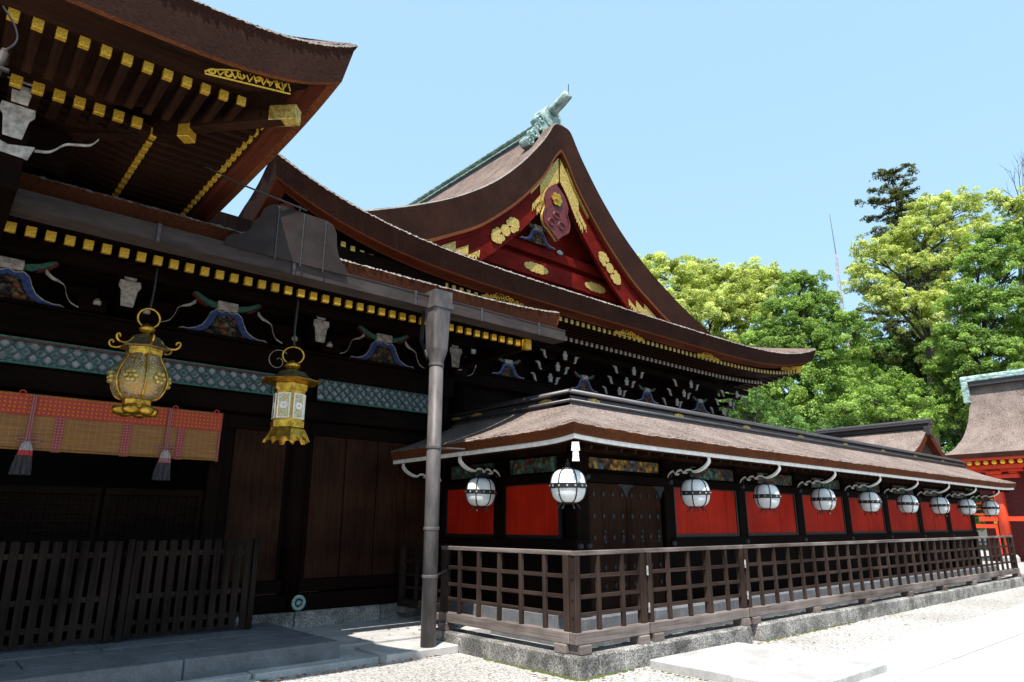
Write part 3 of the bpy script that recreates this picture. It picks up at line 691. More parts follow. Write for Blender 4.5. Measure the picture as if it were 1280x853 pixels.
# white-faced bracket ends and thin white scrolls
nose = [[(-.075, 4.40), (.075, 4.40), (.10, 4.62), (.135, 4.68), (.125, 4.76), (-.125, 4.76), (-.135, 4.68), (-.10, 4.62)],
        [(-.07, 4.775), (.07, 4.775), (.09, 4.93), (-.09, 4.93)], [(-.125, 4.945), (.125, 4.945), (.135, 5.0), (.06, 5.03), (-.06, 5.03), (-.135, 5.0)]]
for cx in (1.72, 4.47, 7.14):
    a = MB().box((cx - .09, YH - .49, 4.42), (cx + .09, YH, 4.76)); a.box((cx - .07, YH - .45, 4.76), (cx + .07, YH, 5.0)); a = a.build('bracket_arm', M['dark_y'], hall, bev=.01)
    f = MB()
    for i, pl in enumerate(nose): f.prism(pl, (cx, YH - .50 - .02 * i + (.04 if i == 1 else 0), 0), (1, 0, 0), (0, 0, 1), (0, -.03, 0))
    f.build('bracket_face', M['oldwhite'], a, bev=.006)
    for sg in (1, -1):
        bl = MB(); bl.box((cx + sg * .18, YH - .22, 4.33), (cx + sg * .52, YH - .02, 4.52)); bl.box((cx + sg * .30, YH - .215, 4.52), (cx + sg * .70, YH - .02, 4.66)); bl.build('bracket_block', M['dark_x'], a, bev=.01)
        sc_ = MB(); P = curve([(.50, 4.35), (.60, 4.40), (.66, 4.50), (.69, 4.60), (.76, 4.65), (.84, 4.68), (.92, 4.75)], 4)
        wds = [.006 + .03 * max(0, (i / len(P) - .55)) * 2 for i in range(len(P))]
        sc_.ribbon([(sg * p[0], p[1] + ww) for p, ww in zip(P, wds)], [(sg * p[0], p[1] - ww) for p, ww in zip(P, wds)], (cx, YH - .225, 0), (1, 0, 0), (0, 0, 1), (0, -.02, 0))
        sc_.build('bracket_scroll', M['oldwhite'], a); sc_ = MB(); sc_.lathe((cx + sg * .30, YH - .235, 4.47), [(.045, -.04), (.05, 0), (.02, .045)], 8); sc_.build('bracket_knob', M['oldwhite'], a)
sp = MB(); sp.tube([(3.95 + (.03 + .021 * t) * math.cos(2.2 - t), YH - .195, 4.07 + (.03 + .021 * t) * math.sin(2.2 - t)) for t in [k * .35 for k in range(23)]], .006, 5); sp.build('beam_scroll', M['oldwhite'], hall)
MB().prism([(4.05, 3.50), (4.36, 3.50), (4.36, 3.90), (3.98, 3.90), (3.98, 3.62)], (0, YH - .18, 0), (1, 0, 0), (0, 0, 1), (0, .1, 0)).build('bracket_plate', M['dark_x'], hall)

# pent roof along the facade with gilt-capped rafters
XP = 8.06
pp = lambda d: 5.10 + .34 * d + .02 * d * d
sP = Strip((-6, 7.97), (XP, 7.97), (0, 1), 2.35, pp, (0, 0), (0, .12), 8, n=500, m=6)
mb = MB(); sP.top(mb, 0, .008); mb.build('pent_roof', M['bark_big'], hall, smooth=True)
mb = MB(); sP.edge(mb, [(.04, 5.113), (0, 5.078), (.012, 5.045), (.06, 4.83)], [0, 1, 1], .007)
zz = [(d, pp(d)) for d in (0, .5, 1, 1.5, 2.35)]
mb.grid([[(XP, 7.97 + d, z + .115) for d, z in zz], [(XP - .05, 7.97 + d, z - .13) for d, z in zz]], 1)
mb.build('pent_bark_edge', [M['sunlit_lip'], M['pent_edge']], hall)
mb = MB(); sP.edge(mb, [(.06, 4.83), (.075, 4.80), (.20, 4.80)], 0); mb.build('pent_trim', M['bark_trim'], hall)
mb = MB(); sP.edge(mb, [(.20, 4.80), (.22, 4.65), (.30, 4.63), (2.35, 5.35)], 0); mb.build('pent_soffit', M['dark_x'], hall)
def rafters(name, par, spots_, L, rise, wd, woodm, rot=0, cap=True, capd=.012, lens=None):
    r0 = MB().beam((0, capd, 0), (0, L, rise), wd, wd * 1.08); rm = r0.mesh('rafter', woodm)
    c0 = MB().box((-wd * .53, 0, -wd * .60), (wd * .53, .06, wd * .57)); cm = c0.mesh('rafter_cap', M['goldcap'], bev=.004)
    off = wpos(par)
    for k, p in enumerate(spots_):
        r_ = link(name, rm, par, Vector(p) - off); r_.rotation_euler.z = rot
        if lens: r_.scale.y = max(.12, min(1, lens[k] / L))
        if cap: link('rafter_cap', cm, r_)
rafters('rafter', hall, [(.285 + .1735 * i, 8.13, 4.545) for i in range(-4, 41)], 2.0, .5, .088, M['dark_y'])
MB().box((7.30, 8.05, 4.44), (7.42, 10.2, 4.60)).build('verge_rafter', M['dark_y'], hall)
MB().box((7.295, 8.03, 4.435), (7.425, 8.12, 4.605)).build('verge_cap', M['goldcap'], hall)

# porch roof above (corner seen from below)
XC, YC = 2.57, 5.585
qq = lambda d: 6.09 + .42 * d + .05 * d * d
sU = Strip((-7, YC), (XC, YC), (0, 1), 2.6, qq, (0, 1), (0, .285), 9, (0, .10), n=600, m=6)
sV = Strip((XC, YC), (XC, 15), (-1, 0), 2.6, qq, (1, 0), (.285, 0), 9, (.10, 0), n=600, m=6)
prof_e = [(.03, 6.105), (.005, 6.075), (.025, 6.035), (.10, 5.665)]
mb = MB(); sU.top(mb, 0, .012); sV.top(mb, 0, .012); mb.build('porch_roof', M['bark_big'], hall, smooth=True)
mb = MB(); [s.edge(mb, prof_e, [0, 1, 1], .006) for s in (sU, sV)]; mb.build('porch_bark_edge', [M['sunlit_lip'], M['bark_edge']], hall)
mb = MB(); sU.edge(mb, [(.10, 5.665), (.125, 5.64), (.20, 5.638)], [0, 1]); sV.edge(mb, [(.10, 5.665), (.125, 5.64), (.20, 5.638)], [0, 0]); mb.build('porch_trim', [M['bark_trim'], M['brown_x']], hall)  # side band all orange: sunlight bounced onto the underside is in its colour
mb = MB(); [s.edge(mb, [(.20, 5.638), (.34, 5.645), (.36, 5.59), (.42, 5.58), (.44, 5.60)], k_) for k_, s in enumerate((sU, sV))]; mb.build('porch_fascia', [M['brown_x'], M['redwood_y']], hall)
mb = MB(); [s.edge(mb, [(.44, 5.60), (1.30, 5.58), (1.32, 5.50), (1.36, 5.48), (2.6, 5.85)], 0) for s in (sU, sV)]; mb.build('porch_soffit', M['brown_y'], hall)
def swp(s, x, along): q = (x - s.p0.x) / (s.p1.x - s.p0.x) if along == 'x' else (x - s.p0.y) / (s.p1.y - s.p0.y); return s.sweep(min(max(q, 0), 1))
pts = []
for i in range(-6, 12):
    x = -.054 + .1635 * (i + 0); s_, f_ = swp(sU, x, 'x'); pts.append((x, 5.99 - f_ * .5, 5.535 + s_ * .5))
rafters('flying_rafter', hall, pts, .75, .0, .075, M['brown_y'], lens=[2.16 - p[0] for p in pts])
rafters('base_rafter', hall, [(.062 + .1625 * i, 6.80, 5.43) for i in range(-6, 7)], 1.5, .30, .085, M['brown_y'])
pts = []
for i in range(22):
    yy = 6.12 + .155 * i; s_, f_ = swp(sV, yy, 'y'); pts.append((2.06 + f_ * .5, yy, 5.535 + s_ * .5))
rafters('flying_rafter', hall, pts, .80, .0, .075, M['brown_y'], R(90), lens=[p[1] - 6.05 for p in pts])
rafters('base_rafter', hall, [(1.24, 6.95 + .155 * i, 5.43) for i in range(20)], 1.3, .26, .085, M['brown_y'], R(90))
mb = MB(); mb.beam((2.27, 5.93, 5.60), (1.0, 7.2, 5.50), .13, .15); c = mb.build('hip_rafter', M['brown_x'], hall, bev=.01)
d2 = Vector((1, -1, 0)).normalized(); p = Vector((2.27, 5.93, 5.60))
mb = MB(); mb.beam(p + d2 * .02, p - d2 * .26, .142, .165); mb.build('hip_rafter_cap', M['goldpaint'], c, bev=.006)
mb = MB(); mb.beam((1.50, 6.70, 5.45), (.4, 7.8, 5.55), .14, .16); c = mb.build('hip_rafter', M['brown_x'], hall, bev=.01)
p = Vector((1.50, 6.70, 5.45)); mb = MB(); mb.beam(p + d2 * .02, p - d2 * .10, .146, .166); mb.build('hip_rafter_cap', M['goldcap'], c, bev=.006)
# gilt openwork scroll on the fascia near the corner
def openwork_scroll(par, o, ux, uz, L, H, seed, matn='goldcap'):
    m_ = MB(); rd = random.Random(seed); o, ux, uz = Vector(o), Vector(ux), Vector(uz)
    n = max(3, int(L / (H * .62)))
    for k in range(n):
        cx = (k + .5) * L / n; hh = H * (.35 + .65 * (k + 1) / n) if seed < 50 else H * (1 - .5 * abs(2 * (k + .5) / n - 1)); sg = 1 if k % 2 else -1
        P = [o + ux * (cx + (.08 + .055 * t) * hh * sg * math.cos(t + k)) + uz * (hh * .5 + (.08 + .055 * t) * hh * math.sin(t + k)) for t in [j * .5 for j in range(13)]]
        m_.tube(P, H * .045, 5)
        P = [o + ux * (cx - L / n * .5 + L / n * j / 6) + uz * (hh * (.15 + .75 * (j % 3) / 3)) for j in range(7)]; m_.tube(P, H * .035, 5)
    m_.tube([o, o + ux * L], H * .04, 5)
    if seed < 50: m_.tube([o + ux * (L * j / 10) + uz * (H * (.12 + .88 * (j / 10) ** .7)) for j in range(11)], H * .04, 5)
    m_.lathe(o + ux * L * .62 + uz * H * .42, [(H * .2, -.008), (H * .14, .006)], 10)
    return m_.build('openwork_ornament', M[matn], par)
openwork_scroll(hall, (1.33, 5.74, 5.52), (.97, -.03, .17), (-.1, 0, 1), .80, .20, 5)
# bracket set under the porch corner
mb = MB()
for pl, yy in (([(-.08, 4.62), (.08, 4.62), (.11, 4.84), (.15, 4.90), (.14, 4.98), (-.14, 4.98), (-.15, 4.90), (-.11, 4.84)], 7.0), ([(-.07, 5.0), (.07, 5.0), (.09, 5.2), (-.09, 5.2)], 6.98), ([(-.14, 5.22), (.14, 5.22), (.17, 5.31), (.08, 5.27), (-.08, 5.27), (-.17, 5.31)], 6.95), ([(-.22, 4.46), (.16, 4.44), (.20, 4.60), (-.02, 4.55), (-.22, 4.62)], 7.05)):
    mb.prism(pl, (.12, yy, .90), (.9, 0, 0), (0, 0, .88), (0, -.03, 0))
P = curve([(.50, 4.62), (.62, 4.66), (.72, 4.78), (.82, 4.82), (.92, 4.86), (.98, 4.95)], 4)
mb.ribbon([(p[0], p[1] + .011) for p in P], [(p[0], p[1] - .011) for p in P], (-.20, 7.1, .55), (1, 0, 0), (0, 0, .95), (0, -.03, 0))
mb.build('porch_bracket_face', M['oldwhite'], hall, bev=.005)
mb = MB(); mb.box((.0, 7.03, 4.5), (.24, 9.2, 5.1)); mb.box((-4, 7.5, 5.05), (.6, 7.7, 5.42)); mb.build('porch_bracket', M['dark_y'], hall, bev=.01)
mb = MB(); mb.box((-6, 8.9, 5.1), (1.0, 9.0, 6.6)); mb.box((.92, 9.0, 5.1), (1.0, 15, 6.6)); mb.box((2.06, 9.3, 5.4), (2.2, 9.44, 5.95)); mb.box((1.0, 9.6, 5.3), (2.0, 9.7, 6.0)); mb.build('upper_wall', M['dark_z'], hall)

# ---- rain gutter with splash guard and drainpipe
gut = root('rain_gutter', (5.38, 7.76, .06), 'brown sheet-metal gutter with a tall splash guard and a round grey drainpipe', 'gutter')
mb = MB(); mb.box((-6, 7.72, 4.61), (7.93, 7.735, 4.80)); mb.box((-6, 7.735, 4.61), (7.93, 8.01, 4.625)); mb.box((-6, 7.995, 4.625), (7.93, 8.01, 4.80)); mb.box((7.915, 7.735, 4.625), (7.93, 7.885, 4.79)); mb.box((-6, 7.712, 4.785), (7.93, 7.72, 4.80))
mb.build('trough', M['gutter'], gut)
gp_ = [(2.24, 4.76), (2.26, 4.86), (2.33, 4.92), (2.44, 4.95), (2.52, 5.04), (2.55, 5.15), (2.62, 5.24), (2.65, 5.34), (2.72, 5.42), (2.78, 5.45), (2.85, 5.46), (3.50, 5.44), (3.58, 5.40), (3.63, 5.30), (3.645, 5.12), (3.68, 5.0), (3.74, 4.92), (3.80, 4.84), (3.82, 4.76)]
mb = MB(); mb.prism(gp_, (0, 7.70, 0), (1, 0, 0), (0, 0, 1), (0, -.012, 0)); mb.build('splash_guard', M['guard'], gut)
mb = MB()
for x in (2.84, 3.17, 3.47): mb.box((x - .006, 7.676, 4.72), (x + .006, 7.688, 5.44 if x < 3.4 else 5.42))
mb.build('seam', M['ridge'], gut)
for x in (-.5, 1.55, 3.1, 4.9, 6.1, 7.3):
    MB().box((x - .018, 7.70, 4.60), (x + .018, 7.716, 4.81)).build('gutter_clip', M['ridge'], gut)
px_, py_ = 5.285, 7.70
mb = MB(); mb.box((px_ - .15, py_ - .14, 4.66), (px_ + .15, py_ + .12, 4.86)); mb.box((px_ - .165, py_ - .155, 4.60), (px_ + .165, py_ + .13, 4.67))
def loft(rings, m_):
    n = len(rings[0]); vs = [p for r_ in rings for p in r_]; m_.add(vs, [(i * n + k, i * n + (k + 1) % n, (i + 1) * n + (k + 1) % n, (i + 1) * n + k) for i in range(len(rings) - 1) for k in range(n)])
rings = []
for z, r_, sq in ((4.61, .145, 1.), (4.3, .135, 1.), (4.0, .125, .9), (3.85, .105, .2), (3.80, .10, 0)):
    rr_ = []
    for k in range(24):
        a = 6.28318 * k / 24 + .13; c, s_ = math.cos(a), math.sin(a); q = 1 / max(abs(c), abs(s_)); rr_.append((px_ + r_ * c * (1 + (q - 1) * sq), py_ + r_ * s_ * (1 + (q - 1) * sq), z))
    rings.append(rr_)
loft(rings, mb); mb.build('hopper', M['pipe'], gut)
mb = MB(); mb.tube([(px_, py_, .06), (px_, py_, 3.83)], .098, 24); 
mb.build('drainpipe', M['pipe'], gut, smooth=True)
for z in (.95, 1.55, 2.62, 3.78):
    c = MB(); c.lathe((px_, py_, z), [(.103, -.02), (.108, -.015), (.108, .015), (.103, .02)], 24); c.build('pipe_collar', M['pipe'], gut)
mb = MB(); mb.tube([(px_ + .1, py_ + .02, 2.62), (6.4, 8.3, 2.72)], .016, 6); mb.tube([(px_ + .1, py_ + .02, .95), (5.97, 8.2, 1.0)], .016, 6); mb.build('pipe_stay', M['pipe'], gut)
mb = MB(); mb.tube([(px_ - .08, 7.95, 4.62), (px_ - .06, 8.02, 4.2), (px_ - .04, 7.86, 3.9)], .03, 8); mb.build('outlet_pipe', M['iron'], gut)
cb = MB(); cb.tube([(1.6, 7.35, 5.52), (2.3, 7.55, 5.50), (3.12, 7.69, 5.505), (3.2, 7.70, 5.50)], .011, 6); cb.tube([(3.10, 7.69, 5.44), (3.10, 7.69, 5.53)], .012, 6)
cb.thing('cable', M['iron'], 'black cable stretched from the porch rafters to the splash guard', 'cable', (3.1, 7.69, 5.44))
fl = root('conduit_lamp', (-.05, 5.6, 4.6), 'small grey metal lamp fitting with a looped cable under the porch rafters at the edge', 'lamp')
mb = MB(); mb.tube([(-.075, 5.58, 4.70), (-.055, 5.6, 4.93)], .03, 12); mb.tube([(-.055, 5.6, 4.93), (-.053, 5.6, 4.96)], [.03, .018], 12); mb.build('fitting', M['gutter'], fl, smooth=True)
mb = MB(); mb.cbox((-.035, 5.57, 4.78), (.07, .03, .03)); mb.build('clamp', M['gutter'], fl, bev=.006)
mb = MB(); mb.tube(curve([(-.055, 5.6, 4.95), (-.01, 5.6, 5.02), (-.0, 5.6, 5.10), (-.04, 5.6, 5.2), (-.12, 5.6, 5.3)], 4), .008, 6); mb.build('cable', M['iron'], fl)

# ---- bamboo blind with brocade border, and its two tassels
bl = root('bamboo_blind', (1.3, 10.0, 3.1), 'orange-brown bamboo blind with red patterned cloth border across the dark opening', 'blind')
YB = 9.98
rows = [[(-2.0 + 5.17 * i / 60, YB + .006 * math.sin(i * .8), z + .008 * math.sin(i * .45)) for i in range(61)] for z in (2.475, 2.6, 2.75, 2.9)]
mb = MB(); mb.grid(rows); mb.build('splint_sheet', M['bamboo'], bl)
mb = MB(); mb.box((-2.0, YB - .018, 2.885), (3.17, YB + .012, 3.125)); mb.build('top_border', M['brocade'], bl)
for x in (-.35, .52, 1.23, 1.98, 2.64, 3.15):
    wd = .048 if x < 3 else .014
    mb = MB(); mb.grid([[(x - wd, YB - .016, 2.462), (x + wd, YB - .016, 2.462)], [(x - wd, YB - .016, 2.89), (x + wd, YB - .016, 2.89)]]); mb.box((x - wd, YB - .014, 2.455), (x + wd, YB + .014, 2.47)); mb.build('side_border', M['brocade2'], bl)
mb = MB(); mb.tube([(-2.0, YB - .012, 2.478), (3.17, YB - .012, 2.478)], .014, 8); mb.tube([(-2.0, YB, 3.13), (3.17, YB, 3.13)], .018, 8); mb.build('blind_rod', M['bamboo'], bl)
for x in (.12, .80, 2.53, 3.08):
    mb = MB(); mb.tube([(x + .03 * math.cos(a), YB - .02, 3.15 + .028 * math.sin(a)) for a in [k * .628 for k in range(11)]], .009, 5, caps=False); mb.build('tie_loop', M['tassel_red'], bl)
for x, lab in ((.93, 'red, white and black tassel hanging left of the bulbous lantern'), (2.47, 'paler pink, white and grey tassel near the right end of the bamboo blind')):
    t = root('tassel', (x, YB - .06, 2.47), lab, 'tassel', 'tassels in front of the blind')
    c = MB(); c.tube([(x - .012, YB - .05, 3.12), (x - .014, YB - .055, 2.58)], .011, 6); c.tube([(x + .012, YB - .05, 3.12), (x + .01, YB - .055, 2.58)], .011, 6)
    for sg in (1, -1): c.tube([(x + sg * (.01 + .055 * (1 - math.cos(a))), YB - .06, 2.585 + .022 * math.sin(a)) for a in [k * .5236 for k in range(13)]], .008, 5)
    c.build('cord', M['cord'], t)
    fn = lambda a, z: 1 + .10 * math.sin(9 * a) + .05 * math.sin(17 * a + z * 40)
    MB().lathe((x, YB - .06, 0), [(.064, 2.455), (.06, 2.49), (.048, 2.53), (.022, 2.565)], 40, fn=fn).build('tassel_head', M['tassel_white'], t)
    MB().lathe((x, YB - .06, 0), [(.071, 2.395), (.066, 2.453)], 40, fn=fn).build('tassel_band', M['tassel_red'] if x < 1 else M['cord'], t)
    MB().lathe((x - .01, YB - .06, 0), [(.095, 2.17), (.088, 2.26), (.072, 2.393)], 40, fn=lambda a, z: 1 + .16 * math.sin(9 * a + z * 9) + .10 * math.sin(23 * a)).build('tassel_skirt', M['tassel_dark'], t)

# ---- two hanging gilt lanterns
L1 = root('hanging_lantern', (1.70, 8.3, 2.76), 'bulbous pierced gold lantern with curled roof horns hanging before the bamboo blind', 'lantern')
x, y = 1.70, 8.3
k6 = lambda a, z: 1 - .055 * (abs(math.sin(3 * a)) < .2)
def seg(profile, n, mi=0, ph=0): return MB().lathe((x, y, 0), profile, n, mi, ph=ph)
oct_ = lambda a, z: 1 + .05 * abs(math.cos(3 * a))
MB().lathe((x, y, 0), curve([(.15, 2.93), (.215, 2.97), (.262, 3.06), (.275, 3.15), (.25, 3.26), (.20, 3.36), (.165, 3.44)], 4), 48, fn=oct_).build('globe', M['gilt_mesh'], L1, smooth=True)
rb = MB(); pf = curve([(.155, 2.93), (.222, 2.97), (.270, 3.06), (.284, 3.15), (.258, 3.26), (.207, 3.36), (.17, 3.44)], 3)
for k in range(6):
    a = k * 1.0472 + .52; rb.tube([(x + r_ * 1.03 * math.cos(a), y + r_ * 1.03 * math.sin(a), z) for r_, z in pf], .012, 6)
rb.build('rib', M['gold'], L1, smooth=True)
for k in range(6):
    a = k * 1.0472 + 1.047; fl_ = MB()
    for j in range(6):
        b = j * 1.047; cx_ = .287 * math.cos(a) - .052 * math.cos(b) * math.sin(a); cy_ = .287 * math.sin(a) + .052 * math.cos(b) * math.cos(a); fl_.lathe((x + cx_, y + cy_, 3.16 + .052 * math.sin(b)), [(.018, -.022), (.03, -.01), (.03, .01), (.018, .022)], 8)
    fl_.lathe((x + .292 * math.cos(a), y + .292 * math.sin(a), 3.16), [(.012, -.02), (.022, 0), (.012, .02)], 8); fl_.build('flower_boss', M['goldpaint'], L1, smooth=True)
seg([(.19, 3.43), (.195, 3.45), (.195, 3.50), (.20, 3.515)], 6, ph=.52).build('neck', M['gold'], L1)
seg([(.26, 3.51), (.265, 3.525), (.20, 3.58), (.15, 3.65), (.06, 3.685), (.04, 3.69)], 6, ph=.52).build('roof', M['golddark'], L1)
hn = MB()
for k in range(6):
    a = k * 1.0472 + .52; c, s_ = math.cos(a), math.sin(a)
    P = [(.16, 3.63), (.20, 3.57), (.26, 3.535), (.32, 3.53), (.36, 3.55), (.375, 3.59), (.355, 3.615), (.33, 3.60), (.335, 3.58)]
    hn.tube([(x + r_ * c, y + r_ * s_, z) for r_, z in curve(P, 3)], .013, 6); hn.build('horn', M['gold'], L1, smooth=True); hn = MB()
seg([(.035, 3.69), (.04, 3.715), (.075, 3.73), (.085, 3.755), (.07, 3.785), (.03, 3.80), (.012, 3.82)], 20).build('finial', M['gold'], L1, smooth=True)
MB().tube([(x + .115 * math.cos(a), y, 3.885 + .115 * math.sin(a)) for a in [k * .2618 for k in range(25)]], .012, 8, caps=False).build('ring', M['gold'], L1, smooth=True)
seg([(.145, 2.87), (.15, 2.90), (.15, 2.935), (.14, 2.94)], 6, ph=.52).build('base_collar', M['gold'], L1)
ft = MB()
for k in range(6):
    a = k * 1.0472; ft.lathe((x + .15 * math.cos(a), y + .15 * math.sin(a), 2.80), [(.02, -.045), (.07, -.03), (.085, .0), (.085, .03), (.06, .055), (.02, .06)], 12)
ft.lathe((x, y, 2.80), [(.10, -.02), (.15, .02), (.14, .08)], 12); ft.build('petal_foot', M['gold'], L1, smooth=True)
MB().tube([(x, y, 4.0), (x + .012, y, 4.25), (x + .01, y, 4.50)], .012, 6).build('chain', M['iron'], L1)

x, y = 3.44, 8.3
L2 = root('hanging_lantern', (x, y, 2.62), 'six-sided gold lantern with white pierced panels and spreading foot near the wall', 'lantern')
PH = .30
seg([(.185, 2.78), (.185, 2.86), (.175, 2.865)], 6, ph=PH).build('base', M['gold'], L2)
seg([(.17, 2.865), (.17, 3.26)], 6, ph=PH).build('body', M['gold'], L2)
for k in range(6):
    a = PH + (k + .5) * 1.0472; nn = Vector((math.cos(a), math.sin(a), 0)); uu = Vector((-nn.y, nn.x, 0)); o_ = Vector((x, y, 0)) + nn * .149
    p_ = MB(); p_.prism([(-.062, 2.895), (.062, 2.895), (.062, 3.20), (-.062, 3.20)], o_, uu, (0, 0, 1), nn * .008); p_ = p_.build('pierced_panel', M['gilt_fine'], L2)
    f = MB()
    for q, z in ((0, 2.895), (0, 3.20)): f.prism([(-.068, z - .006), (.068, z - .006), (.068, z + .006), (-.068, z + .006)], o_, uu, (0, 0, 1), nn * .013)
    for q in (-.063, .063): f.prism([(q - .006, 2.89), (q + .006, 2.89), (q + .006, 3.205), (q - .006, 3.205)], o_, uu, (0, 0, 1), nn * .012)
    f.build('panel_border', M['white'], p_)
    b = MB()
    for j in range(6): b.prism([(.019 * math.cos(t) + .03 * math.cos(j * 1.047), 3.05 + .019 * math.sin(t) + .03 * math.sin(j * 1.047)) for t in [q * 1.047 for q in range(6)]], o_, uu, (0, 0, 1), nn * .014)
    b.build('panel_flower', M['white'], p_)
seg([(.185, 3.255), (.19, 3.27), (.19, 3.335), (.18, 3.34)], 6, ph=PH).build('frieze', M['gold'], L2)
seg([(.335, 3.372), (.345, 3.382), (.26, 3.40), (.20, 3.44), (.15, 3.50), (.06, 3.535)], 6, ph=PH).build('roof', M['golddark'], L2)
seg([(.18, 3.338), (.334, 3.370), (.342, 3.378)], 6, ph=PH).build('roof_rim', M['gold'], L2)
seg([(.05, 3.53), (.06, 3.555), (.085, 3.575), (.09, 3.595), (.075, 3.625), (.03, 3.645), (.012, 3.66)], 20).build('finial', M['gold'], L2, smooth=True)
MB().tube([(x + .115 * math.cos(a) * .9, y + .115 * math.cos(a) * -.4, 3.73 + .115 * math.sin(a)) for a in [k * .2618 for k in range(25)]], .011, 8, caps=False).build('ring', M['gold'], L2, smooth=True)
fs_ = [(-.14, 2.76), (.14, 2.76), (.16, 2.70), (.155, 2.60), (.115, 2.60), (.10, 2.65), (.05, 2.655), (.02, 2.625), (0, 2.60), (-.02, 2.625), (-.05, 2.655), (-.10, 2.65), (-.115, 2.60), (-.155, 2.60), (-.16, 2.70)]
sk = MB()
for k in range(6):
    a = PH + (k + .5) * 1.0472; nn = Vector((math.cos(a), math.sin(a), 0)); uu = Vector((-nn.y, nn.x, 0)); tl = (Vector((0, 0, 1)) - nn * .35)
    q0 = Vector((x, y, 2.78)) + nn * .165
    pts_ = [q0 + uu * (p * (.60 + .26 * (2.78 - z) / .18)) + tl * (z - 2.78) for p, z in fs_]; n = len(pts_)
    sk.add(pts_ + [p - nn * .012 for p in pts_], [tuple(range(n)), tuple(range(2 * n - 1, n - 1, -1))] + [(i, i + n, (i + 1) % n + n, (i + 1) % n) for i in range(n)])
sk.build('skirt_foot', M['gold'], L2)
MB().tube([(x, y, 3.84), (x - .01, y, 4.1), (x, y, 4.50)], .014, 6).build('chain', M['iron'], L2)
L2.scale = (1.16, 1.16, 1)

# ---- slatted wooden barriers in front of the hall
def barrier(x0, x1, y0, y1, label, first):
    o = root('slatted_barrier', (x0, y0, .25), label, 'fence', 'wooden barriers on the stone platform'); rd = random.Random(int(x0 * 10) + 3)
    L = math.hypot(x1 - x0, y1 - y0); pt = lambda s, z: Vector((x0 + (x1 - x0) * s / L, y0 + (y1 - y0) * s / L, z)); n = round(L / .138)
    for z in (.45, .75, 1.25): MB().beam(pt(0, z) + Vector((0, .04, 0)), pt(L, z) + Vector((0, .04, 0)), .03, .06).build('rail', M['grey_x'], o)
    for i in range(n + 1):
        s = min(max(L * i / n, .045), L - .045); lean = rd.uniform(-.008, .008); e = i in (0, n)
        MB().beam(pt(s, .26 + (0 if e else .03)) + Vector((0, -.012 if not e else 0, 0)), pt(s + lean, 1.415 + rd.uniform(-.01, .01)), .088 if not e else .07, .022 if not e else .08, up=(0, 1, 0)).build('slat' if not e else 'post', M['slat_z'], o, bev=.004)
    return o
barrier(-1.25, .42, 9.62, 9.62, 'dark slatted wooden barrier cut by the photo’s left edge, below the bamboo blind', 1)
barrier(.44, 2.06, 9.61, 9.61, 'dark slatted barrier panel left of the butted joint in the middle', 1)
barrier(2.09, 3.73, 9.60, 9.60, 'dark slatted barrier panel ending at the bare plank wall, hinges on its end post', 1)

# ================================================================== MAIN HALL with hip-and-gable roof
mh = root('main_hall', (12.93, 12.3, 0), 'big shrine hall in the middle with red and gold gable under a brown bark roof', 'shrine hall')
XL, XRR, YM, XM = 3.58, 22.28, 10.0, 12.93
mp = lambda d: 6.73 + .29 * d + .03 * d * d
sA = Strip((XL, YM), (XRR, YM), (0, 1), 3.6, mp, (1, 1), (.78, .66), 5.2, (.10, .10), n=600, m=6)
sB_ = Strip((XL, 27), (XL, YM), (1, 0), 3.6, mp, (0, 1), (0, .78), 5.2, (0, .10), n=100, m=8)
sC = Strip((XRR, YM), (XRR, 27), (-1, 0), 3.6, mp, (1, 0), (.66, 0), 5.2, (.10, 0), n=100, m=8)
S3 = (sA, sB_, sC)
mb = MB(); [s.top(mb, 0, .008) for s in S3]; mb.build('hip_roof', M['bark_big'], mh, smooth=True)
mb = MB(); [s.edge(mb, [(.05, 6.745), (0, 6.695), (.02, 6.655), (.12, 6.335)], [0, 1, 1], .008) for s in S3]; mb.build('bark_edge', [M['sunlit_lip'], M['bark_edge']], mh)
mb = MB(); [s.edge(mb, [(.12, 6.335), (.14, 6.31), (.21, 6.30)], [0, 1]) for s in S3]; mb.build('bark_trim', [M['bark_trim'], M['redwood_x']], mh)
mb = MB(); [s.edge(mb, [(.21, 6.30), (.33, 6.275), (.36, 6.26), (.38, 6.235)], 0) for s in S3]; mb.build('eave_board', M['redwood_x'], mh)
mb = MB(); [s.edge(mb, [(.38, 6.235), (1.2, 6.225), (1.22, 6.13), (2.4, 6.5)], 0) for s in S3]; mb.build('soffit', M['dark_x'], mh)
def hall_rafters(name, d, z, L, rise, wd, sp, capm, dz):
    r0 = MB().beam((0, .02, 0), (0, L, rise), wd, wd * 1.1); r0.box((-wd * .52, 0, -wd * .58), (wd * .52, .03, wd * .55), 1); rm = r0.mesh(name, [M['brown_y'], M[capm]]); b_ = wpos(mh)
    x = XL + d + .1
    while x < XRR - d - .08:
        q = (x - XL) / (XRR - XL); s_, f_ = sA.sweep(q); link(name, rm, mh, Vector((x, YM + d - f_ * .6, z + s_ * dz)) - b_); x += sp
hall_rafters('flying_rafter', .42, 6.175, .9, .0, .085, .19, 'goldpaint', .85)
hall_rafters('base_rafter', 1.22, 6.05, 1.2, .32, .085, .19, 'oldwhite', .55)
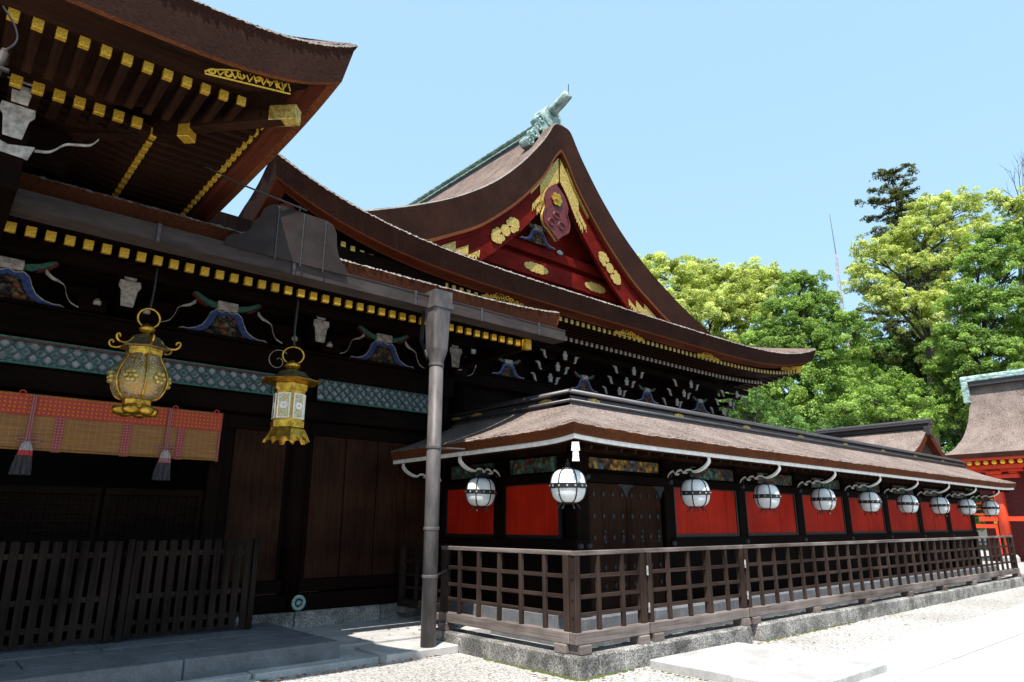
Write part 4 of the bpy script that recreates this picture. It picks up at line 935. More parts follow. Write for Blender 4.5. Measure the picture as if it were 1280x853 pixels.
# left and right side rafters only near the corners
def side_rafters(name, sgn, d, z, L, rise, wd, n, capm, dz, s_):
    r0 = MB().beam((0, .02, 0), (0, L, rise), wd, wd * 1.1); r0.box((-wd * .52, 0, -wd * .58), (wd * .52, .03, wd * .55), 1); rm = r0.mesh(name, [M['brown_y'], M[capm]]); b_ = wpos(mh)
    for i in range(n):
        yy = YM + d + .15 + .19 * i; q = (yy - YM) / 17.0; q = q if sgn > 0 else 1 - q; sw, fl_ = s_.sweep(q)
        o = link(name, rm, mh, Vector(((XRR - d if sgn > 0 else XL + d), yy, z + sw * dz)) - b_); o.rotation_euler.z = R(90 * sgn)
side_rafters('flying_rafter', 1, .42, 6.175, .9, 0, .085, 12, 'goldpaint', .85, sC)
side_rafters('flying_rafter', -1, .42, 6.175, .9, 0, .085, 10, 'goldpaint', .85, sB_)
for p, d_ in (((XRR - .35, YM + .35, 6.66), (-1, 1, 0)), ((XL + .35, YM + .35, 6.75), (1, 1, 0))):
    p = Vector(p); d_ = Vector(d_).normalized(); c = MB().beam(p, p + d_ * 2.6 + Vector((0, 0, -.15)), .16, .18).build('hip_rafter', M['brown_x'], mh)
    MB().beam(p - d_ * .02, p + d_ * .3, .175, .2).build('hip_rafter_cap', M['goldcap'] if d_.x < 0 else M['redwood_x'], c)
# gilt openwork on the eave board
for x in (8.75, 12.85, 16.35, 21.1): 
    q = (x - XL) / (XRR - XL); s_, f_ = sA.sweep(q)
    openwork_scroll(mh, (x - .55, YM + .30, 6.13 + s_), (1.1, 0, s_ * .2), (0, -.1, 1), 1.0 if x < 20 else .6, .20, 60 + int(x))
# walls and brackets below
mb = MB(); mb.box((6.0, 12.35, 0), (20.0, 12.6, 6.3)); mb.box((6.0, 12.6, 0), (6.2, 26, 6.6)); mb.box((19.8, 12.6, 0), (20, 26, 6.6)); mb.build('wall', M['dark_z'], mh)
mb = MB(); mb.box((6.0, 12.15, 4.75), (20.1, 12.36, 5.02)); mb.box((6.0, 12.1, 5.021), (20.15, 12.36, 5.07)); mb.box((6, 11.55, 5.78), (20.6, 11.72, 5.93)); mb.box((7.3, 12.2, 3.3), (20.05, 12.36, 3.6)); mb.build('beam', M['dark_x'], mh, bev=.01)
for x in (9.05, 11.75, 14.45, 17.15, 19.85): MB().tube([(x, 12.3, .3), (x, 12.3, 4.75)], .17, 14).build('pillar', M['dark_z'], mh, smooth=True)
for x in (10.4, 13.1, 15.8, 18.5): frog(mh, x, 12.12, 5.07, .78)
def bracket_cluster(x):
    a = MB()
    for k in range(3):
        yy = 12.25 - .27 * k; z = 5.12 + .24 * k
        a.box((x - .42 - .06 * k, yy - .05, z), (x + .42 + .06 * k, yy + .05, z + .12)); a.box((x - .05, yy - .2, z + .01), (x + .05, yy + .5, z + .11))
    a = a.build('bracket', M['dark_x'], mh, bev=.008)
    nb = [(-.055, 0), (.055, 0), (.06, .08), (.085, .13), (.05, .155), (.035, .22), (-.035, .22), (-.05, .155), (-.085, .13), (-.06, .08)]
    cr = curve([(0, 0), (.06, .02), (.09, .07), (.11, .13), (.15, .17), (.20, .2)], 3); cw = [.012 + .05 * math.sin(3.14 * i / (len(cr) - 1)) for i in range(len(cr))]
    for k in range(3):
        yy = 12.25 - .27 * k; z = 5.10 + .24 * k
        f = MB().prism(nb, (x, yy - .2 - .03, z), (1, 0, 0), (0, 0, 1), (0, -.03, 0)).build('bracket_face', M['oldwhite'], a)
        for sg in (1, -1):
            f = MB(); o_ = Vector((x + sg * (.33 + .08 * k), yy - .06, z)); f.ribbon([(sg * (p[0] - w_), p[1] + w_) for p, w_ in zip(cr, cw)], [(sg * p[0], p[1]) for p in cr], o_, (1, 0, 0), (0, 0, 1), (0, -.03, 0)); f.build('bracket_tip', M['oldwhite'], a)
for x in (9.05, 11.75, 14.45, 17.15, 19.7): bracket_cluster(x)
for k in range(3):
    f = MB(); f.prism([(-.06, 0), (.06, 0), (.09, .15), (-.04, .24)], (20.3 + .28 * k, 12.0 - .28 * k, 5.25 + .22 * k), (.7, .7, 0), (0, 0, 1), (.02, -.02, 0)); f.build('corner_bracket_tip', M['oldwhite'], mh)

# ---- the gable roof running back from the front gable
GY0, GYB = 12.5, 27.0
outer = [(0, 13.30), (.32, 13.22), (.62, 12.75), (.95, 12.28), (1.68, 11.40), (2.65, 10.47), (3.8, 9.66), (5.1, 8.97), (6.5, 8.36), (7.4, 8.02)]
oc = curve(outer, 6)
inner = [(0, 12.45), (.3, 12.05), (.75, 11.31), (1.73, 10.18), (2.98, 9.10), (4.0, 8.50), (4.6, 8.18), (5.4, 7.85), (6.5, 7.6), (7.4, 7.5)]
def oz(dx): return interp(oc, dx)
iz_ = curve(inner, 6)
def iz(dx): return interp(iz_, dx)
mb = MB()
for sg in (1, -1):
    rows = []
    for p in oc:
        rows.append([Vector((XM + sg * p[0], GY0 + .05 + (GYB - GY0) * j / 24, p[1] + .0 + random.uniform(-.006, .006))) for j in range(25)])
    mb.grid(rows)
mb.build('gable_roof', M['bark_big'], mh, smooth=True)
mb = MB(); dxs = [7.4 * (i / 60) ** 1.3 for i in range(61)]
for sg in (1, -1):
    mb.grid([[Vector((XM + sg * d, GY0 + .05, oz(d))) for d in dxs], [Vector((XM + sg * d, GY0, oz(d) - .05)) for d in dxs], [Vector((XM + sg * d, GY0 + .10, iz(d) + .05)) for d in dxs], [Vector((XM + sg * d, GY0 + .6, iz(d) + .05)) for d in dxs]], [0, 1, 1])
mb.build('verge_bark', [M['sunlit_lip'], M['bark_edge']], mh)
def verge_band(name, a, b, y0, y1, m, d0=0, d1=6.0):
    """curved board under the verge, between depths a and b below the bark's lower edge"""
    mb = MB()
    ds = [max(d0, .02) + (d1 - max(d0, .02)) * (i / 40) ** 1.15 for i in range(41)]
    for sg in (1, -1): mb = MB(); mb.ribbon([(sg * d, iz(d) - a) for d in ds], [(sg * d, iz(d) - b) for d in ds], (XM, y0, 0), (1, 0, 0), (0, 0, 1), (0, y1 - y0, 0)); mb.build(name, M[m], mh)
verge_band('verge_trim', -.06, .03, 12.58, 12.75, 'bark_trim')
verge_band('verge_batten', .03, .13, 12.66, 12.8, 'goldpaint', .3, 1.2)
verge_band('verge_batten', .03, .13, 12.67, 12.8, 'gablered_x', 1.2, 6.5)
verge_band('bargeboard', .13, .98, 12.72, 12.82, 'gablered_x', .05, 5.6)
# gilt plates on the bargeboards
def plate(a0, a1, f0, f1, name='bargeboard_plate', jag=0):
    for sg in (1, -1):
        n = 16; ds = [a0 + (a1 - a0) * i / n for i in range(n + 1)]
        lo = [(sg * d, iz(d) - .13 - .85 * (f1 if not jag else f1 + jag * ((i * 5) % 7 - 3) * .03)) for i, d in enumerate(ds)]
        MB().ribbon([(sg * d, iz(d) - .13 - .85 * f0) for d in ds], lo, (XM, 12.70, 0), (1, 0, 0), (0, 0, 1), (0, -.012, 0)).build(name, M['goldpaint'], mh)
plate(.03, .62, .05, .98); plate(.62, .80, .05, .72); plate(.80, 1.12, .42, .66, jag=1); plate(.62, .95, .75, .98, jag=1)
plate(3.75, 5.0, .06, .60, jag=1); plate(3.35, 3.75, .3, .62, jag=1); plate(2.98, 3.4, .62, .82, jag=1)
for sg in (1, -1):
    d = 2.12; slope = math.atan2(iz(d + .1) - iz(d - .1), .2); ux = Vector((math.cos(slope) * sg, 0, math.sin(slope))); uz = Vector((-ux.z * sg, 0, ux.x * sg)); o_ = Vector((XM + sg * d, 12.70, iz(d) - .13 - .44))
    c = MB(); c.prism([(.17 * math.cos(k * .393), .17 * math.sin(k * .393)) for k in range(16)], o_, ux, uz, (0, -.03, 0)); c.build('gilt_medallion', M['goldpaint'], mh)
    for s2 in (1, -1):
        c = MB()
        for cx_, cy_, r_ in ((.26, .11, .10), (.26, -.11, .10), (.40, .12, .10), (.40, -.12, .10), (.37, 0, .10), (.54, 0, .09), (.50, .09, .07), (.50, -.09, .07)): c.prism([(s2 * cx_ + r_ * math.cos(k * .785), cy_ + r_ * math.sin(k * .785)) for k in range(8)], o_ + Vector((0, -.001 * cx_ * 20, 0)), ux, uz, (0, -.02 - .02 * r_, 0))
        c.build('gilt_flower', M['goldpaint'], mh)
# gable wall, beams, struts
gw = MB(); ds = [5.2 * i / 30 for i in range(31)]
for sg in (1, -1): gw.grid([[Vector((XM + sg * d, 13.35, 7.6)) for d in ds], [Vector((XM + sg * d, 13.35, max(7.6, iz(d) - .05))) for d in ds]])
gw.build('gable_wall', M['gablered_x'], mh)
mb = MB(); mb.box((XM - 3.6, 13.12, 8.42), (XM + 3.6, 13.34, 8.92)); mb.box((XM - 2.6, 13.16, 9.12), (XM + 2.6, 13.34, 9.42)); mb.box((XM - 4.6, 13.05, 7.9), (XM + 4.6, 13.34, 8.2)); mb.box((XM - .14, 13.18, 9.42), (XM + .14, 13.34, 11.4))
mb.build('gable_beam', M['gablered_x'], mh, bev=.015)
mb = MB()
for sg in (1, -1):
    for k in range(5): a = 1.1 + k * .24; mb.beam((XM + sg * a, 13.28, 9.5), (XM + sg * (a + .5), 13.28, iz(a + .5) - .8 if iz(a + .5) - .8 > 9.55 else 9.56), .07, .06, up=(0, 1, 0))
    for k in range(5): a = 2.6 + k * .24; mb.beam((XM + sg * a, 13.27, 8.25), (XM + sg * (a + .5), 13.27, 8.9 - k * .1), .07, .06, up=(0, 1, 0))
mb.build('gable_lattice', M['gablered_z'], mh)
frog(mh, XM - .58, 13.1, 9.42, 1.05)
ornament([(-.34, .10), (-.17, .15), (0, .15), (.17, .15), (.34, .10)], (XM - .6, 13.115, 8.67), (1, 0, 0), (0, 0, 1), (0, -.02, 0)).build('beam_fitting', M['goldpaint'], mh)
ornament([(-.34, .10), (-.17, .15), (0, .15), (.17, .15), (.34, .10)], (XM + 1.9, 13.115, 8.67), (1, 0, 0), (0, 0, 1), (0, -.02, 0)).build('beam_fitting', M['goldpaint'], mh)
for x, z in ((XM - .55, 10.5), (XM - 1.9, 9.42), (XM + .35, 9.40)):
    ornament([(-.06, .05), (0, .07), (.06, .05)], (x, 13.1, z), (1, 0, 0), (0, 0, 1), (0, -.03, 0)).build('corner_fitting', M['copper'], mh)
# pendant board at the apex with a flower crest
half = [(0, 11.25), (.36, 10.95), (.50, 10.60), (.46, 10.38), (.50, 10.26), (.56, 10.05), (.50, 9.82), (.36, 9.72), (.20, 9.60), (.0, 9.42)]
hc = curve(half, 4)
pd = MB().prism(hc + [(-a, b) for a, b in hc[-2:0:-1]], (XM - .28, 12.66, 0), (1, 0, 0), (0, 0, 1), (0, -.09, 0), 0, 1).build('gable_pendant', [M['pendred'], M['goldpaint']], mh)
c = MB()
ring_ = curve(half[2:], 5)
for sg in (1, -1): c.ribbon([(sg * (p[0] - .02), p[1] + .01) for p in ring_], [(sg * (p[0] - .06), p[1] + .03) for p in ring_], (XM - .28, 12.565, 0), (1, 0, 0), (0, 0, 1), (0, -.025, 0))
for cx_, cz, r_ in ((-.2, 9.95, .13), (.2, 9.95, .13), (0, 10.22, .12)): c.tube([(XM - .28 + cx_ + r_ * math.cos(a), 12.56, cz + r_ * .8 * math.sin(a)) for a in [k * .45 for k in range(13)]], .03, 6)
c.build('pendant_carving', M['pendred'], pd)
c = MB()
for j in range(6): b = j * 1.047; c.prism([(.09 * math.cos(t) + .13 * math.cos(b), 10.72 + .09 * math.sin(t) + .13 * math.sin(b)) for t in [q * .785 for q in range(8)]], (XM - .28, 12.56 - .001 * j, 0), (1, 0, 0), (0, 0, 1), (0, -.04, 0))
c.prism([(.07 * math.cos(t), 10.72 + .07 * math.sin(t)) for t in [q * .785 for q in range(8)]], (XM - .28, 12.55, 0), (1, 0, 0), (0, 0, 1), (0, -.07, 0)); c.build('flower_crest', M['gold'], pd)
# ridge with green copper cladding and end ornament
mb = MB(); mb.box((XM - .34, 13.35, 13.10), (XM + .34, GYB, 13.32)); rg_ = mb.build('ridge', M['ridge'], mh)
mb = MB(); mb.box((XM - .40, 13.30, 13.321), (XM + .40, GYB, 13.37)); mb.box((XM - .28, 13.35, 13.371), (XM + .28, GYB, 13.52)); mb.box((XM - .40, 13.32, 13.521), (XM + .40, GYB, 13.58)); mb.tube([(XM, 13.35, 13.62), (XM, GYB, 13.62)], .17, 12); mb.build('ridge_copper', M['copper'], rg_, bev=.012)
orn = MB(); orn.box((XM - .40, 12.95, 13.10), (XM + .40, 13.40, 13.74)); orn.tube([(XM, 12.92, 13.76), (XM, 13.42, 13.76)], .38, 18); orn.build('ridge_end', M['copper'], rg_, bev=.015)
orn = MB(); orn.tube([(XM, 13.3, 13.95), (XM, 12.85, 14.0), (XM, 12.42, 14.14), (XM, 12.25, 14.22)], [.20, .18, .165, .16], 14); orn.build('ridge_horn', M['copper'], rg_, smooth=True)
orn = MB(); orn.tube([(XM, 12.24, 14.28), (XM, 12.22, 14.55)], .012, 5); orn.build('lightning_rod', M['iron'], rg_)
for sg in (1, -1):
    orn = MB()
    P = curve([(.30, 13.55), (.42, 13.50), (.50, 13.38), (.44, 13.26), (.50, 13.12), (.62, 13.04), (.60, 12.86), (.74, 12.80), (.86, 12.66), (.80, 12.52), (.66, 12.52)], 5); P = [(.38 + (a_ - .30) * 1.25, 13.72 + (b_ - 13.55) * 1.22) for a_, b_ in P]
    orn.ribbon([(sg * p[0], p[1]) for p in P], [(sg * (p[0] - .24 + .02 * math.sin(i)), p[1] - .02) for i, p in enumerate(P)], (XM, 12.96, 0), (1, 0, 0), (0, 0, 1), (0, .32, 0))
    for cx_, cz, r_ in ((.38, 13.36, .12), (.46, 13.10, .12), (.60, 12.85, .12), (.72, 12.62, .12)):
        orn.tube([(XM + sg * (.38 + (cx_ - .30) * 1.25 + r_ * 1.2 * (1 - t / 9) * math.cos(t)), 12.95, 13.72 + (cz - 13.55) * 1.22 + r_ * 1.2 * (1 - t / 9) * math.sin(t)) for t in [k * .5 for k in range(15)]], .028, 6)
    orn.build('ridge_end_scroll', M['copper'], rg_)

# ================================================================== BUILDINGS BEHIND, RIGHT
bk = root('small_hall', (28, 10.6, 0), 'small bark-roofed building behind the roofed wall, with a dark ridge', 'building')
pts = curve([(0, 5.12), (.5, 4.72), (1.2, 4.30), (2.0, 3.98), (3.0, 3.75)], 4)
mb = MB()
for sg in (1, -1): mb.grid([[Vector((28 + sg * p[0], y, p[1])) for y in (8.66 - .0 * p[0], 10, 11.3, 12.6)] for p in pts])
mb.build('roof', M['bark_top'], bk, smooth=True)
mb = MB()
for sg in (1, -1): mb.ribbon([(sg * p[0], p[1] - .005) for p in pts], [(sg * p[0], p[1] - .28) for p in pts], (28, 8.66, 0), (1, 0, 0), (0, 0, 1), (0, .25, 0))
mb.build('verge', M['redwood_x'], bk)
mb = MB(); mb.box((27.8, 8.55, 5.06), (28.2, 12.75, 5.2)); mb.box((27.7, 8.5, 5.2), (28.3, 12.8, 5.26)); mb.tube([(28, 8.5, 5.32), (28, 12.8, 5.32)], .1, 10); mb.box((27.72, 8.5, 4.78), (27.86, 8.72, 5.1)); mb.build('ridge', M['ridge'], bk, bev=.015)
mb = MB(); mb.box((26, 9.2, 0), (30, 12.4, 3.9)); mb.build('wall', M['dark_z'], bk)

gt = root('vermilion_gate', (37, 8, 0), 'bright vermilion gate building with gilt rafter ends and a tall bark roof at the right', 'gate')
xr_, xe = 38.3, 36.0
prof = curve([(0, 8.15), (.25, 7.3), (.6, 6.45), (1.1, 5.65), (1.7, 5.05), (2.3, 4.72)], 5)
mb = MB()
for sg in (1, -1):
    mb.grid([[Vector((xr_ - sg * p[0], sm(9.75 + .95 * (p[0] / 2.3) ** 1.6, -6, j / 12), p[1])) for j in range(13)] for p in prof])
mb.build('roof', M['bark_top'], gt, smooth=True)
ye = 10.70
mb = MB(); mb.box((xe, -6, 4.50), (xe + .2, ye, 4.715)); mb.box((xe + .2, ye - .2, 4.50), (xr_ + 2.3, ye, 4.70)); mb.build('bark_edge', M['bark_edge'], gt)
mb = MB(); mb.box((xe + .05, -6, 4.38), (xe + .2, ye - .05, 4.498)); mb.box((xe + .2, -6, 4.40), (xr_ + 2, ye - .1, 4.46)); mb.box((xe + .35, -6, 4.02), (xe + .5, ye - .6, 4.18)); mb.build('eave_beam', M['gatered'], gt)
mb = MB(); mb.box((xr_ - .3, -6, 8.1), (xr_ + .3, 9.9, 8.32)); rdg = mb.build('ridge', M['ridge'], gt)
mb = MB(); mb.box((xr_ - .36, -6.1, 8.321), (xr_ + .36, 10.0, 8.42)); mb.tube([(xr_, -6, 8.5), (xr_, 10.05, 8.5)], .17, 10); mb.box((xr_ - .4, 9.7, 7.3), (xr_ - .12, 9.98, 8.32)); mb.build('ridge_copper', M['copper'], rdg, bev=.02)
gb = wpos(gt)
r0 = MB().box((0, -.07, -.07), (1.2, .07, .07)); r0.tube([(-.03, 0, 0), (.04, 0, 0)], .095, 12, 1); rme = r0.mesh('rafter', [M['gatered'], M['goldcap']])
for i in range(30): link('rafter', rme, gt, Vector((xe + .12, ye - .35 - .32 * i, 4.28)) - gb)
def gate_col(x, y):
    c = MB().tube([(x, y, .3), (x, y, 3.9)], .21, 18).build('column', M['gatered'], gt, smooth=True)
    b = MB(); b.box((x - .22, y - .9, 3.62), (x + .22, y + .9, 3.78)); b.box((x - .3, y - .3, 3.8), (x + .3, y + .3, 3.95)); b.box((x - .2, y - 1.3, 3.9), (x + .2, y + 1.3, 4.05))
    for s_ in (-.7, 0, .7): b.box((x - .16, y + s_ - .16, 3.78), (x + .16, y + s_ + .16, 3.9))
    b.build('bracket', M['gatered'], gt, bev=.02); b = MB().lathe((x, y, 0), [(.34, 0), (.34, .2), (.26, .32)], 16).build('column_base', M['slab'], gt)
for y in (9.0, 6.6): gate_col(36.95, y)
mb = MB(); mb.box((36.85, -6, 1.75), (37.0, 9.9, 1.95)); mb.box((36.85, 9.35, 1.45), (37.02, 11.1, 1.62)); mb.build('tie_beam', M['gatered'], gt)
mb = MB(); mb.box((38.0, -6, 0), (38.1, 10.0, 4.4)); mb.build('inner_wall', M['pendred'], gt)
mb = MB()
for z in (2.02, 2.25, 2.5): mb.box((36.9, 9.2, z), (36.98, 11.3, z + .07))
for y in (9.3, 10.2, 11.2): mb.box((36.88, y - .05, .0), (37.0, y + .05, 2.62))
mb.build('balustrade', M['gatered'], gt)
mb = MB()
for y in (9.3, 10.2, 11.2): mb.box((36.86, y - .07, 2.62), (37.02, y + .07, 2.72)); mb.box((36.86, y - .065, 1.64), (37.02, y + .065, 1.74))
mb.build('gilt_cap', M['goldcap'], gt)

# ================================================================== RADIO MAST
mp_ = at(1052, 400, 150); ms = root('radio_mast', (mp_.x, mp_.y, 0), 'thin red and white radio mast far behind the trees', 'mast')
m1, m2 = at(1045, 318, 150), at(1037, 268, 150); b1 = Vector((mp_.x, mp_.y, 0))
mb = MB()
for k in range(3):
    a = k * 2.094; mb.tube([b1 + Vector((1.0 * math.cos(a), 1.0 * math.sin(a), 0)), m1 + Vector((.32 * math.cos(a), .32 * math.sin(a), 0))], .045, 5)
z = 25.0
while z < m1.z - 1.5:
    t = z / m1.z; c = b1.lerp(m1, t); r_ = 1.0 - .68 * t
    for k in range(3):
        a, b = k * 2.094, (k + 1) * 2.094; mb.tube([c + Vector((r_ * math.cos(a), r_ * math.sin(a), 0)), c + Vector((r_ * math.cos(b), r_ * math.sin(b), 1.5))], .03, 4)
    z += 1.5
mb.build('lattice_tower', mat('mast_paint', (.62, .30, .28), .6, .5, (.3, .3, .25), bmp=0), ms)
mb = MB(); mb.tube([m1, m2], [.10, .05], 6); mb.build('whip', M['pipe'], ms)

# ================================================================== TREES
def leaves(blobs, size, n_per_m2, matn, name, par, flat=.35, shell=.45, seed=0, drop=0.0, dens=1.0):
    """many small leaf faces in lumpy clumps filling the crown's outer volume"""
    rng = np.random.default_rng(seed); P = []; Nn = []; T = []
    for (c, r) in blobs:
        rx, ry, rz = r
        ns = max(10, int(dens * 30 * (rx * ry * rz) ** .62))
        u = rng.normal(size=(ns, 3)); u /= np.linalg.norm(u, axis=1)[:, None]; u[:, 2] = np.where(u[:, 2] < -.55, -u[:, 2], u[:, 2])
        rad = np.where(rng.random(ns) < .16, rng.uniform(1.05, 1.38, ns), rng.uniform(1 - shell, 1.05, ns))[:, None]
        cc = np.array(c) + u * rad * np.array([rx, ry, rz]); cs = rng.uniform(.22, .60, ns) * min(1.3, .35 + .25 * (rx + rz) / 2)
        tone = rng.uniform(.1, .9, ns)
        for q in range(ns):
            if rng.random() < drop: continue
            k = int(n_per_m2 * cs[q] ** 2 * 12)
            v = rng.normal(size=(k, 3)); v /= np.linalg.norm(v, axis=1)[:, None]; v[:, 2] = np.where(v[:, 2] < -.5, -v[:, 2], v[:, 2])
            P.append(cc[q] + v * cs[q] * rng.uniform(.55, 1.0, (k, 1)) * np.array([1.15, 1.15, 1.0])); nn = v + u[q] * .5 + rng.normal(size=(k, 3)) * .7; nn[:, 2] += flat * .5; Nn.append(nn); T.append(np.clip(tone[q] + rng.normal(0, .22, k), 0, 1))
    P = np.concatenate(P); Nn = np.concatenate(Nn); T = np.concatenate(T); Nn /= np.linalg.norm(Nn, axis=1)[:, None]; n = len(P)
    a = np.cross(Nn, rng.normal(size=(n, 3))); a /= np.linalg.norm(a, axis=1)[:, None]; b = np.cross(Nn, a); s = (size * .72 * rng.uniform(.6, 1.25, n))[:, None]
    V = np.stack([P - a * s, P - b * s * .45 + Nn * s * .1, P + a * s, P + b * s * .45 + Nn * s * .1], 1).reshape(-1, 3) - np.array(wpos(par))
    me = bpy.data.meshes.new(name); me.vertices.add(4 * n); me.vertices.foreach_set('co', V.astype(np.float32).ravel()); me.loops.add(4 * n); me.loops.foreach_set('vertex_index', np.arange(4 * n, dtype=np.int32)); me.polygons.add(n); me.polygons.foreach_set('loop_start', np.arange(0, 4 * n, 4, dtype=np.int32)); me.polygons.foreach_set('loop_total', np.full(n, 4, dtype=np.int32))
    at_ = me.attributes.new('tone', 'FLOAT', 'FACE'); at_.data.foreach_set('value', T.astype(np.float32)); me.materials.append(M[matn]); me.update(calc_edges=True)
    return link(name, me, par)
def tree(label, base, blobs, size, dens, matn, seed, name='broadleaf_tree', tr=.4, **kw):
    o = root(name, (base.x, base.y, 0), label, 'tree'); rd = random.Random(seed)
    leaves(blobs, size, dens, matn, 'crown', o, seed=seed, **kw)
    zs = [c[2] for c, r in blobs]; top = Vector((sum(c[0] for c, r in blobs) / len(blobs), sum(c[1] for c, r in blobs) / len(blobs), sm(min(zs), max(zs), .6)))
    mb = MB(); mid = Vector((sm(base.x, top.x, .5), sm(base.y, top.y, .5), top.z * .5)); trk = curve([tuple(Vector((base.x, base.y, -.2))), tuple(mid + Vector((rd.uniform(-.3, .3), rd.uniform(-.3, .3), 0))), tuple(top)], 6)
    mb.tube(trk, [tr * (1 - .75 * i / (len(trk) - 1)) for i in range(len(trk))], 9)
    for c, r in blobs:
        e = Vector(c); j = min(range(len(trk)), key=lambda i: abs(trk[i][2] - max(1.5, e.z - (e - top).length * .55 - .6))); s = Vector(trk[j]); m_ = s.lerp(e, .5) + Vector((rd.uniform(-.4, .4), rd.uniform(-.4, .4), rd.uniform(.1, .6)))
        L_ = curve([tuple(s), tuple(m_), tuple(e)], 4); r0_ = tr * .38; mb.tube(L_, [r0_ * (1 - .8 * i / (len(L_) - 1)) for i in range(len(L_))], 6)
        for k in range(4):
            f = e + Vector((rd.uniform(-1, 1) * r[0] * .8, rd.uniform(-1, 1) * r[1] * .8, rd.uniform(-.6, .9) * r[2] * .8)); mb.tube([L_[-4], tuple((Vector(L_[-2]) + f) / 2), tuple(f)], [r0_ * .35, r0_ * .2, .012], 5)
    mb.build('trunk', M['trunk'], o, smooth=True); return o
def blob_px(px, py, D, rpx, rpy, deep=1.0):
    k = D / 871.0; return (tuple(at(px, py, D)), (rpx * k, rpx * k * deep, rpy * k))
# far-off wood that closes the gaps low down
B = lambda D, L: [blob_px(x, y, D + dd, a * 1.12, b * 1.12) for x, y, a, b, dd in L]
tree('bright lime-green broadleaf tree beside the right slope of the big gable', at(880, 656, 58), B(58, [(835, 352, 32, 24, 0), (872, 350, 30, 22, 2), (905, 362, 32, 24, 0), (935, 352, 24, 20, 3), (845, 392, 38, 26, -2), (890, 400, 42, 28, -2), (930, 395, 34, 30, 0), (965, 360, 22, 22, 4), (900, 445, 40, 24, -2), (945, 440, 32, 24, 1), (812, 340, 18, 16, 2)]), .16, 62, 'leaf_lime', 1, shell=.4)
tree('rounded mid-green tree in front of the lime-green one, over the hall eave’s tip', at(1005, 656, 46), B(46, [(1000, 370, 28, 24, 0), (985, 400, 34, 26, -1), (1030, 395, 32, 26, 0), (965, 440, 38, 28, -1), (1010, 440, 42, 30, -2), (1050, 430, 32, 30, 0), (985, 485, 44, 28, -2), (1035, 480, 42, 28, -1), (950, 500, 40, 24, 0), (1002, 350, 12, 14, 0), (1068, 465, 26, 26, 1), (1000, 520, 44, 22, -2)]), .125, 95, 'leaf_mid', 2, shell=.4)
tree('bright lime-green tree with an open crown before the dark conifer', at(1175, 656, 50), B(50, [(1090, 322, 26, 20, 0), (1120, 312, 26, 20, 1), (1082, 352, 22, 20, 0), (1105, 375, 24, 20, -1), (1160, 268, 28, 18, 1), (1195, 262, 30, 18, 2), (1145, 292, 24, 18, 0), (1185, 298, 30, 18, 0), (1140, 335, 26, 15, 0), (1175, 335, 26, 16, 0), (1200, 330, 30, 24, 0), (1140, 385, 32, 16, -1), (1180, 375, 28, 22, 0), (1165, 410, 26, 16, 0), (1225, 290, 24, 20, 2), (1185, 440, 24, 22, 3)]), .13, 80, 'leaf_lime', 3, shell=.5, drop=.08)
tree('large deep-green tree filling the right edge above the vermilion gate', at(1250, 656, 44), B(44, [(1250, 310, 30, 24, 0), (1225, 335, 28, 24, 0), (1270, 340, 34, 30, -1), (1215, 385, 32, 28, -1), (1255, 395, 40, 32, -2), (1205, 435, 34, 28, -1), (1250, 450, 42, 32, -2), (1195, 480, 34, 26, 0), (1240, 495, 44, 30, -1), (1290, 430, 36, 40, 0), (1215, 525, 40, 24, 0), (1275, 530, 36, 26, 1), (1180, 520, 28, 24, 1)]), .125, 95, 'leaf_mid', 4, shell=.4)
tree('yellow-green treetop cut by the photo’s right edge, highest at the right', at(1290, 656, 56), B(56, [(1262, 262, 22, 14, 0), (1240, 250, 16, 10, 0), (1285, 270, 24, 22, 0), (1280, 300, 24, 18, 0), (1295, 245, 16, 14, 0)]), .16, 55, 'leaf_lime', 5, shell=.6, drop=.15)
tree('pale green low tree above the small dark ridge', at(1105, 656, 40), B(40, [(1085, 500, 30, 18, 0), (1125, 490, 32, 18, 0), (1060, 520, 30, 16, 0), (1105, 525, 34, 16, -1), (1145, 512, 26, 18, 0), (1160, 535, 24, 14, 0)]), .11, 90, 'leaf_mid', 6, shell=.45)
tree('deep-green bush seen under the eave between hall and roofed wall', at(915, 656, 40), B(40, [(900, 505, 34, 18, 0), (940, 515, 34, 18, 0), (870, 500, 26, 14, 0), (975, 535, 34, 16, 0), (1040, 540, 34, 14, 1)]), .11, 90, 'leaf_deep', 7, shell=.45)
tree('dark shady tree standing behind, between the two green ones', at(1120, 656, 62), B(62, [(1100, 455, 36, 28, 0), (1140, 460, 36, 30, 0), (1080, 500, 40, 28, 0), (1130, 510, 44, 28, 0), (1170, 490, 34, 30, 0), (1060, 540, 44, 26, 0), (1000, 540, 44, 26, 0), (940, 545, 44, 24, 0), (1190, 545, 44, 28, 0), (1240, 560, 44, 30, 0), (880, 520, 36, 24, 0)]), .19, 60, 'leaf_deep', 8, shell=.5)
tree('dark undergrowth tree behind the farthest lantern', at(1235, 656, 52), B(52, [(1225, 600, 40, 26, 0), (1255, 620, 36, 24, 0), (1215, 635, 30, 20, 0), (1275, 590, 34, 26, 0), (1240, 575, 40, 22, 0), (1222, 648, 26, 16, -6), (1250, 652, 26, 16, -6), (1280, 640, 30, 20, -4)]), .16, 60, 'leaf_deep', 9, shell=.5)
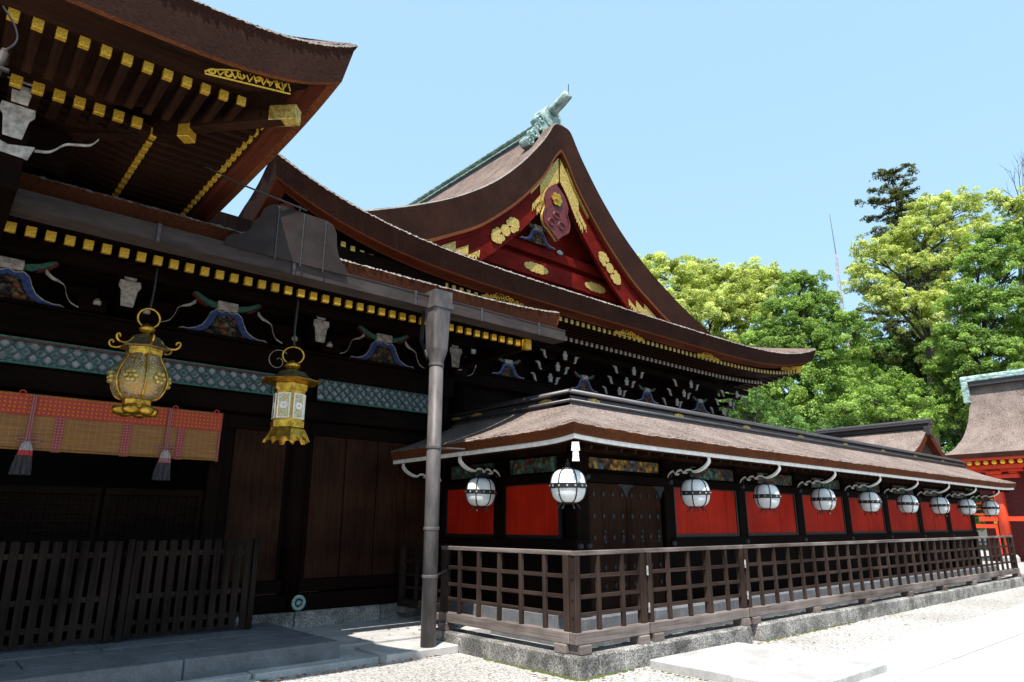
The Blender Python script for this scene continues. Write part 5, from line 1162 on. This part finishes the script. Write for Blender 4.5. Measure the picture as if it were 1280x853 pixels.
# dark conifer: whorls of drooping sprays round a straight trunk
def conifer(base, ztop, z0, label, seed):
    o = root('conifer_tree', (base.x, base.y, 0), label, 'tree'); rd = random.Random(seed); blobs = []; mb = MB(); mb.tube([(base.x, base.y, 0), (base.x, base.y, ztop)], [.42, .04], 9)
    z = z0
    while z < ztop - .25:
        t = (z - z0) / (ztop - z0); L0 = 6.3 * (1 - t) ** .55 + .4; n = 4 if t < .85 else 3; ph = rd.uniform(0, 6)
        for k in range(n):
            a = ph + 6.28 * k / n + rd.uniform(-.5, .5); L = L0 * rd.choice([.4, .6, .75, .9, 1.1, 1.2]); rise = rd.uniform(.05, .42)
            b0 = Vector((base.x, base.y, z)); e = b0 + Vector((L * math.cos(a), L * math.sin(a), L * rise)); m0 = b0.lerp(e, .55) - Vector((0, 0, L * .06))
            mb.tube([tuple(b0), tuple(m0), tuple(e)], [.09, .05, .015], 5)
            m_ = max(2, int(L / .62))
            for j in range(1, m_ + 1):
                f = j / m_; c = b0.lerp(m0, f / .55) if f < .55 else m0.lerp(e, (f - .55) / .45)
                for q in range(2): blobs.append(((c.x + rd.gauss(0, .28), c.y + rd.gauss(0, .28), c.z + rd.uniform(-.12, .10)), (.50, .50, .17)))
        z += rd.uniform(.7, 1.5)
    leaves(blobs, .14, 42, 'leaf_dark', 'crown', o, seed=seed, flat=.7, shell=.7, drop=.12, dens=.9); mb.build('trunk', M['trunk'], o, smooth=True); return o
cb_ = at(1128, 300, 60); conifer(cb_, at(1120, 211, 60).z, at(1120, 520, 60).z, 'tall dark conifer rising above the lime-green crown at the right', 21)
# bare twigs above the right edge
tb = at(1282, 656, 57); o = root('bare_tree', (tb.x, tb.y, 0), 'bare leafless twigs sticking up at the photo’s right edge', 'tree'); mb = MB(); rd = random.Random(4)
top = at(1279, 262, 57); mb.tube([(tb.x, tb.y, 0), tuple(top)], [.25, .07], 6)
for x, y in ((1262, 212), (1272, 200), (1279, 190), (1252, 235), (1284, 205)):
    e = at(x, y, 57 + rd.uniform(-1, 1)); m_ = top.lerp(e, .5) + Vector((rd.uniform(-.3, .3), 0, .2)); mb.tube([tuple(top), tuple(m_), tuple(e)], [.05, .03, .01], 5)
    for k in range(4): f = e + Vector((rd.uniform(-.8, .8), rd.uniform(-.8, .8), rd.uniform(-.2, .9))); mb.tube([tuple(m_.lerp(e, rd.random())), tuple(f)], [.018, .006], 4)
mb.build('trunk', M['trunk'], o)
